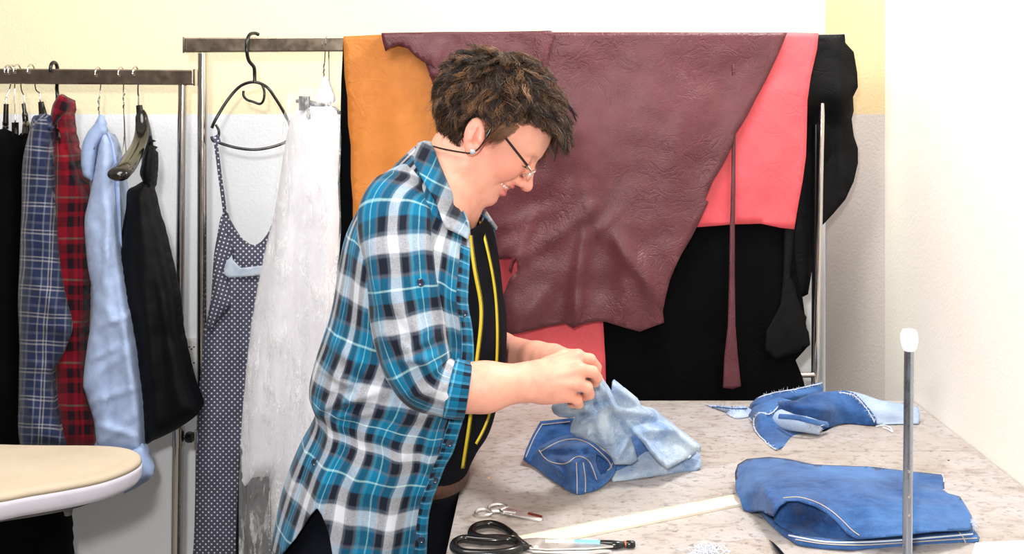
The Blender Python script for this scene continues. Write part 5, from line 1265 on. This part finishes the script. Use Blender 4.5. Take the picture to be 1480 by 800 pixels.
def topf(t, a):
    th = a*2*math.pi; r_s = 1.2-.75*max(0, (math.cos(th)-.55)/.45); r = r_s+t*(9.2-r_s); p = ring(r, th, .945, .99, 1.03)
    ct = math.cos(th); b = np.exp(-((r-4.2)/1.4)**2)*.008*max(ct, 0); p = p+np.array((b, 0, 0))
    return p
top_o, _ = loft('black_top', topf, 90, 72, M['black_knit'], woman)
M['dark_trousers'] = m_cloth('dark_navy_trousers', (9, 11, 18), (17, 20, 30), 14, 800, .9, .3, 0, .08)
def trf(t, a):
    r = 8.6+t*4.4; th = a*2*math.pi; return ring(r, th, .93, .95, 1.0)
tr_o, _ = loft('trousers', trf, 40, 64, M['dark_trousers'], woman)
for s in (-1, 1):
    hp = wp(535, 800, DC+s*.09); MB().tube(cr([hp+np.array((0, 0, .08)), hp+np.array((.01, 0, -.1)), np.array((hp[0]+.035, DC+s*.095, .50)), np.array((hp[0]+.01, DC+s*.097, .25)), np.array((hp[0], DC+s*.098, .07))], 6), np.interp(np.arange(25), [0, 6, 12, 18, 24], [.090, .095, .082, .078, .082]), 24).build('trouser_leg', M['dark_trousers'], tr_o)
    x0 = hp[0]; y0 = DC+s*.098
    MB().lathe((x0+.045, y0, 0), [(0, 0), (.048, 0), (.050, .012), (.046, .03), (.04, .055), (.034, .075), (.0, .08)], 20).tube(cr([(x0+.03, y0, .035), (x0+.09, y0, .035), (x0+.15, y0, .028), (x0+.175, y0, .022)], 4), [.036]*5+[.038]*4+[.034, .03, .024, .014], 16).build('shoe', M['black_plastic'], woman)
# belt
M['brown_leather'] = m_leather('brown_belt_leather', (66, 38, 26), (92, 56, 38), .45)
bp = [Vector(ring(8.75, a, .955, .96, 1.02)) for a in np.linspace(0, 2*math.pi, 64, endpoint=False)]
vs = []; fs = []
for p in bp: vs += [p+Vector((0, 0, -.016)), p+Vector((0, 0, .016))]
for i in range(64): j = (i+1) % 64; fs.append((2*i, 2*j, 2*j+1, 2*i+1))
o = mesh('belt', vs, fs, M['brown_leather'], woman); fixn(o); sm = o.modifiers.new('t', 'SOLIDIFY'); sm.thickness = .004

TEAL = (10, 104, 142); LT = (200, 203, 212); BK = (20, 26, 40); MT = (56, 140, 172); GR = (86, 94, 108)
bands = [(0, LT), (.16, GR), (.215, BK), (.375, GR), (.42, TEAL), (.535, (130, 190, 202)), (.548, TEAL), (.66, MT), (.72, GR), (.76, BK), (.90, GR), (.945, LT)]
bandv = [(0, LT), (.15, GR), (.20, BK), (.37, TEAL), (.52, (170, 215, 222)), (.533, TEAL), (.68, GR), (.72, BK), (.90, GR), (.95, LT)]
M['plaid_teal'] = m_plaid('teal_white_black_plaid', bands, bandv, .084, .118, .85, .006)
M['plaid_small'] = m_plaid('teal_black_plaid_placket', [(0, BK), (.3, TEAL), (.8, (60, 140, 180))], [(0, BK), (.42, TEAL), (.8, (110, 170, 195)), (.9, TEAL)], .03, .028, .85, .002)
SF = folds_fn([(560, 560, 460, 590, 7, .016), (540, 545, 470, 575, 5, -.004), (560, 590, 480, 600, 7, .012), (470, 480, 530, 540, 9, .012), (465, 530, 520, 560, 6, .012), (560, 610, 640, 590, 9, .008),
               (480, 620, 455, 760, 12, .016), (530, 610, 500, 790, 14, .012), (580, 620, 560, 790, 14, .010), (630, 560, 610, 790, 10, .010), (460, 600, 425, 700, 8, .014), (442, 660, 430, 730, 6, -.008),
               (500, 330, 490, 470, 8, .008), (650, 320, 664, 480, 9, .010), (640, 300, 670, 380, 6, -.006), (655, 400, 640, 520, 8, .008), (556, 250, 630, 300, 8, .008), (600, 240, 640, 310, 8, .006), (664, 420, 672, 560, 6, .007), (540, 700, 600, 640, 12, .006)])
def hem(c):   # last row for each direction around the body (c = fore-aft position)
    return np.interp(c, [-1, -.8, -.62, -.5, -.44, -.38, -.28, -.18, -.05, .1, 1], [11.4, 11.1, 10.4, 9.7, 9.45, 9.6, 10.0, 10.6, 11.8, 12.7, 13])
def shirtf(t, a, lift=0.0):
    # a: 0 = near front edge, 1 = far front edge, going round the back
    r0 = .15+t*12.85
    s_e = row(r0)[5]; pw = 2.3
    thn = math.acos(np.clip(s_e**(pw/2), -1, 1)); thf = -math.acos(.93**(pw/2))+2*math.pi
    th = thn+(thf-thn)*a; ct = math.cos(th); cx = math.copysign(abs(ct)**(2/pw), ct)
    r = .15+t*(float(hem(cx))-.15)
    s_e = row(r)[5]; thn = math.acos(np.clip(s_e**(pw/2), -1, 1)); th = thn+(thf-thn)*a
    p = ring(r, th, 1.0+lift, 1.0, 1.0)
    p = p+np.array((.004*noise.noise(Vector((th*2.2, r*.8, 1))), -.010*noise.noise(Vector((th*2.5, r*.9, 7)))*math.sin(th), 0))
    if math.sin(th) > 0:
        px, py = px_of(p); w_ = min(1, math.sin(th)*1.6); p[1] -= float(SF(np.array([px]), np.array([py]))[0])*w_
        # flare outward below the waist
    return p
def thn_of(t, a):
    s_e = row(.15+t*12.85)[5]; thn = math.acos(np.clip(s_e**1.15, -1, 1)); thf = -math.acos(.93**1.15)+2*math.pi; return thn+(thf-thn)*a
def shirtuv(t, a, p):
    th = 2.2+a*4.0-.9; th = thn_of(t, a); ct = math.cos(th); cx = math.copysign(abs(ct)**(2/2.3), ct); r0 = .15+t*(float(hem(cx))-.15)
    v = -r0*.0625
    return ((a*.98), v+.02*math.sin(a*3))
sh_o, SG = loft('shirt', shirtf, 190, 200, M['plaid_teal'], woman, False, shirtuv, .002)
# placket strip along the near front edge
def placf(t, a):
    p = shirtf(.115+t*.875, (1-a)*.030, .004); p[1] -= .0035; return p
pk, _ = loft('placket', placf, 170, 6, M['plaid_small'], sh_o, False, lambda t, a, p: (a*.03, -t*.85), .0025)
PB = bvh_of(pk); SB = bvh_of(sh_o)
M['button'] = m_plain('dark_blue_button', (40, 52, 74), .25)
for t_ in (.16, .30, .46, .60, .74, .88):
    p = Vector(placf(t_, .5)); MB().lathe(p+Vector((0, -.0035, 0)), [(0, 0), (.0055, 0), (.006, .0012), (.0045, .0022), (.003, .0014), (0, .0014)], 16, (.2, -1, 0)).build('button', M['button'], sh_o)
# near sleeve
def path_tube(name, ctrl, mat, parent, cols=64, sub=14, foldf=None, uvs=(1, 1), thick=.002, uvoff=(0, 0), amp=1.0, seed=0):
    P = cr(ctrl, sub); pts = [Vector(p[:3]) for p in P]; rx = [p[3] for p in P]; ry = [p[4] for p in P]
    vs = []; uv = []; up = Vector((0, -1, 0)); L = 0; nrow = len(pts)
    for i, p in enumerate(pts):
        t_ = (pts[min(i+1, nrow-1)]-pts[max(i-1, 0)]).normalized(); n1 = (up-t_*up.dot(t_)).normalized(); n2 = t_.cross(n1)
        if i: L += (p-pts[i-1]).length
        for k in range(cols+1):
            a = 2*math.pi*k/cols-math.pi; q = p+n1*math.cos(a)*ry[i]+n2*math.sin(a)*rx[i]
            nn_ = noise.noise(Vector((math.cos(a)*1.6, math.sin(a)*1.6, L*11+seed)))*.006+noise.noise(Vector((math.cos(a)*3, math.sin(a)*3, L*26+seed)))*.0025
            q = q+(q-p).normalized()*nn_*amp
            if foldf is not None and math.cos(a) > 0:
                px, py = px_of(q); q[1] -= float(foldf(np.array([px]), np.array([py]))[0])*min(1, math.cos(a)*2)
            vs.append(q); uv.append((a*.066+uvoff[0], -L+uvoff[1]))
    fs = []
    for i in range(nrow-1):
        for k in range(cols): fs.append((i*(cols+1)+k, i*(cols+1)+k+1, (i+1)*(cols+1)+k+1, (i+1)*(cols+1)+k))
    o = mesh(name, vs, fs, mat, parent, True, uv); fixn(o); sm = o.modifiers.new('thickness', 'SOLIDIFY'); sm.thickness = thick; sm.offset = 0
    return o
def cp(px, py, d, rx, ry=None): w_ = wp(px, py, d); return (*w_, rx, ry or rx)
SLF = folds_fn([(560, 480, 640, 540, 8, .012), (580, 520, 636, 512, 6, .014), (556, 520, 600, 580, 8, .010), (600, 500, 650, 470, 7, .010), (560, 420, 620, 500, 10, .008), (536, 330, 545, 460, 9, .008), (620, 300, 628, 420, 9, .008), (590, 570, 640, 560, 6, .009), (575, 290, 590, 420, 12, .006)])
sl = path_tube('sleeve', [cp(604, 256, 1.755, .030, .035), cp(588, 283, 1.705, .055, .050), cp(575, 316, 1.668, .0635, .062), cp(581, 387, 1.640, .0625, .064), cp(590, 455, 1.625, .0600, .060), cp(600, 505, 1.612, .0575, .056), cp(617, 543, 1.606, .0520, .052), cp(642, 557, 1.606, .0440, .048), cp(658, 561, 1.607, .0405, .043), cp(667, 562, 1.608, .0380, .040)],
               M['plaid_teal'], sh_o, foldf=SLF, uvoff=(.005, .052))
path_tube('cuff', [cp(650, 559, 1.607, .0455, .051), cp(662, 561.5, 1.607, .0445, .049), cp(676, 563.5, 1.608, .0430, .047)], M['plaid_small'], sl, sub=6, uvoff=(0, 0), amp=.25)
path_tube('sleeve', [cp(640, 290, 1.845, .050, .050), cp(650, 340, 1.885, .060, .055), cp(672, 430, 1.915, .055, .055), cp(685, 490, 1.935, .048, .048), cp(700, 506, 1.93, .043, .043), cp(718, 508, 1.92, .040, .040)], M['plaid_teal'], sh_o, cols=40, sub=8)
# roll-tab button on the sleeve, tab on the back
slb = bvh_of(sl)
for (px, py, bv) in ((608, 408, slb), (456, 667, SB)):
    p = on(bv, px, py, .001); MB().lathe(p, [(0, 0), (.0062, 0), (.0066, .0014), (.005, .0026), (.0032, .0016), (0, .0016)], 16, (0, -1, 0)).build('button', M['button'], sh_o)
# collar: near leaf, far leaf, back stand
M['plaid_collar'] = M['plaid_teal']
colp = [(604, 206), (613, 203), (622, 204), (628, 217), (634, 234), (641, 250), (650, 271), (659, 292), (669, 312), (679, 331), (678, 340), (677, 347), (668, 341), (658, 336), (644, 330), (638, 315), (632, 298), (624, 282), (614, 266), (606, 250), (598, 235), (599, 218)]
cd = Dp([(606, 206, 1.735), (622, 205, 1.715), (598, 235, 1.680), (614, 266, 1.638), (632, 298, 1.622), (645, 329, 1.618), (678, 345, 1.640), (679, 332, 1.655), (659, 292, 1.685), (641, 250, 1.690)])
patch('collar', colp, cd, M['plaid_teal'], sh_o, res=4, thick=.004, smooth=False, uvrot=.45, folds=[(612, 210, 660, 320, 10, .006)], inflate=.003, edge=5)
patch('collar', [(692, 300), (696, 297), (704, 306), (712, 318), (719, 328), (718, 332), (711, 331), (706, 338), (700, 330), (694, 316)], Dp([(692, 300, 1.83), (719, 330, 1.80), (700, 330, 1.82)]), M['plaid_teal'], sh_o, res=3, thick=.004, smooth=False, uvrot=-.5)
# collar stand round the back of the neck
cs = []
for a in np.linspace(-1.15, 1.15, 40):
    c_ = wp(648, 262, DC); ex = np.array((-.62, 0, .62)); ex /= np.linalg.norm(ex)*1.0
    cs.append(Vector(c_+np.array((-.064*math.cos(a)*.78+.0, -.071*math.sin(a), .050*math.cos(a)*.95+.004))))
v_, f_ = ribbon(cs, .034, .003, Vector((.35, 0, .8)))
nuv = np.array([(i//4*.0055, (i % 4 in (1, 2))*.034) for i in range(len(v_))])
o = mesh('collar_stand', v_, f_, M['plaid_teal'], sh_o, True, nuv); fixn(o)
# ------------------------------------------------------------------ tape measure
TB = bvh_of(top_o, body, sh_o)
M['tape'] = m_plain('yellow_tape', (208, 184, 36), .5)
M['tape_mark'] = m_plain('dark_tape_edge', (60, 52, 20), .6)
tm = empty('tape_measure', tuple(on(TB, 690, 640)), 'thin yellow tape measure hanging round the neck over the black top', 'tape measure')
TT2 = bvh_of(top_o)
for pts, w_ in (([(690, 308), (694, 318), (698, 332), (702, 350), (708, 375), (713, 400), (717, 430), (719, 465), (719, 505), (717, 540), (714, 570), (708, 600), (699, 622), (688, 641)], .0048),
            ([(680, 340), (684, 380), (689, 406), (695, 430), (697, 455), (694, 485), (689, 520), (685, 560), (681, 596), (677, 626), (672, 655), (669, 676)], .0068)):
    L = [p for p in (on(TT2, p[0], p[1], .009, None) for p in cr(pts, 5)) if p is not None]
    # keep the strand on one smooth course
    A_ = np.array([tuple(p) for p in L])
    for _ in range(24): A_[1:-1] = A_[1:-1]*.5+(A_[:-2]+A_[2:])*.25
    side = [Vector((1, .5, 0)) for _ in L]
    v_, f_ = ribbon(A_, w_, .0012, side); st_ = mesh('strand', v_, f_, M['tape'], tm); fixn(st_)
    A2 = A_+np.array((.0026, -.0012, 0)); v_, f_ = ribbon(A2, .0010, .0012, side); o = mesh('dark_edge', v_, f_, M['tape_mark'], st_); fixn(o)
# ------------------------------------------------------------------ glasses
M['frame'] = m_plain('dark_bronze_frame', (58, 44, 46), .3, .5)
M['frame_light'] = chrome('silver_frame', (220, 215, 205), .15)
n = NT('spectacle_lens'); M['lens'] = n.set(color=(.97, .98, .96, 1), rough=.03, alpha=.22, spec=.8)
gl = empty('eyeglasses', tuple(H(.106, .012)), 'half-rimmed eyeglasses with dark temples worn by the seamstress', 'eyeglasses')
for s in (1, -1):
    A_ = wp(714, 178, DC-s*.083); Bp = H(.094, .0215, s*.063)
    tp = MB().add(*ribbon(cr([A_, A_*.5+Bp*.5+Yd*s*.001, Bp], 4), .0042, .0022, Vector(Ud))).build('temple', M['frame'], gl)
    MB().tube([A_+np.array((-.014, 0, -.026)), A_+np.array((-.005, 0, -.008)), A_], [.0016, .0018, .0018], 8).build('temple_tip', M['black_plastic'], gl)
    MB().tube(cr([Bp, H(.102, .0200, s*.060), H(.107, .0185, s*.053)], 4), .0016, 8).build('hinge', M['frame_light'], gl)
    c_ = H(.1095, .0130, s*.033); fwd = Fd*.96-Ud*.10; up_ = Ud*.96+Fd*.10
    rim = [Vector(c_+Yd*s*.023*math.copysign(abs(math.cos(a))**.8, math.cos(a))+up_*.0125*math.copysign(abs(math.sin(a))**.8, math.sin(a))-Fd*.003*math.cos(a)**2) for a in np.linspace(0, 2*math.pi, 32, endpoint=False)]
    MB().tube(rim, .0007, 6, True).build('rim', M['frame_light'], gl)
    vs = [tuple(Vector(c_+Fd*.0008))]+[tuple(p) for p in rim]; fs = [(0, 1+i, 1+(i+1) % 32) for i in range(32)]
    o = mesh('lens', vs, fs, M['lens'], gl); sm = o.modifiers.new('t', 'SOLIDIFY'); sm.thickness = .0012
    MB().tube(cr([H(.106, .010, s*.010), H(.103, .006, s*.012), H(.101, .002, s*.0115)], 3), .0012, 6).build('nose_pad', M['frame_light'], gl)
MB().tube(cr([H(.1095, .0165, .011), H(.1125, .0195, .005), H(.1125, .0195, -.005), H(.1095, .0165, -.011)], 4), .0012, 8).build('bridge', M['frame_light'], gl)
cpts = [(710, 186, 1.684), (703, 198, 1.680), (697, 208, 1.680), (690, 216, 1.682), (680, 221, 1.684), (668, 220, 1.690), (650, 217, 1.700), (636, 214, 1.712), (626, 211, 1.725), (616, 208, 1.77), (626, 211, 1.815), (650, 218, 1.85), (690, 216, 1.868), (706, 190, 1.862)]
MB().tube(cr([wp(*p) for p in cpts], 5), .0014, 8).build('neck_cord', M['black_plastic'], gl)
# needle and thread
tag(MB().tube([W(846, 527, 1.650), W(853, 517, 1.648)], .0013, 8).tube(cr([W(850, 522, 1.648), W(854, 517, 1.646), W(849, 514, 1.648), W(846, 521, 1.650)], 4), .0008, 5).build('sewing_needle', m_plain('white_thread_needle', (244, 240, 232), .4)), 'tiny white threaded needle pinched between the fingertips', 'needle')
# ------------------------------------------------------------------ light
w = bpy.data.worlds.new('room_light'); S.world = w; w.use_nodes = True
nt = w.node_tree; bg = nt.nodes['Background']
tc = nt.nodes.new('ShaderNodeTexCoord'); sp = nt.nodes.new('ShaderNodeSeparateXYZ'); nt.links.new(tc.outputs['Generated'], sp.inputs[0])
rp = nt.nodes.new('ShaderNodeValToRGB'); nt.links.new(sp.outputs[2], rp.inputs[0])
mr = nt.nodes.new('ShaderNodeMapRange'); nt.links.new(sp.outputs[2], mr.inputs[0]); mr.inputs[1].default_value = -1; mr.inputs[2].default_value = 1; nt.links.new(mr.outputs[0], rp.inputs[0])
cr_ = rp.color_ramp; cr_.elements[0].position = .0; cr_.elements[0].color = (.10, .085, .07, 1); cr_.elements[1].position = 1; cr_.elements[1].color = (1.0, .97, .92, 1)
for p, c in ((.44, (.22, .19, .16, 1)), (.56, (.34, .31, .28, 1)), (.68, (.85, .84, .82, 1))):
    e = cr_.elements.new(p); e.color = c
nt.links.new(rp.outputs[0], bg.inputs[0]); bg.inputs[1].default_value = .95
def area(name, loc, target, size, power, col):
    l = bpy.data.lights.new(name, 'AREA'); l.shape = 'DISK'; l.size = size; l.energy = power; l.color = col
    o = bpy.data.objects.new(name, l); COL.objects.link(o); o.location = loc
    o.rotation_euler = (Vector(target)-Vector(loc)).to_track_quat('-Z', 'Y').to_euler(); return o
area('camera_flash', (-.10, -.05, 1.76), (0, 2, 1.3), .09, 34, (1, .97, .93))
area('overhead_right_lamp', (.62, 1.95, 2.55), (.45, 1.9, .9), .30, 31, (1, .985, .97))  # unseen overhead lamp beside the right wall, not a window
area('back_wall_fill', (-.7, 1.1, 2.66), (-.4, 2.5, 1.2), .9, 34, (1, .97, .92))  # added fill light from above, aimed to brighten the back wall
S.view_settings.view_transform = 'Standard'; S.view_settings.look = 'None'; S.view_settings.gamma = 1; S.view_settings.exposure = -0.45
S.view_settings.use_curve_mapping = False
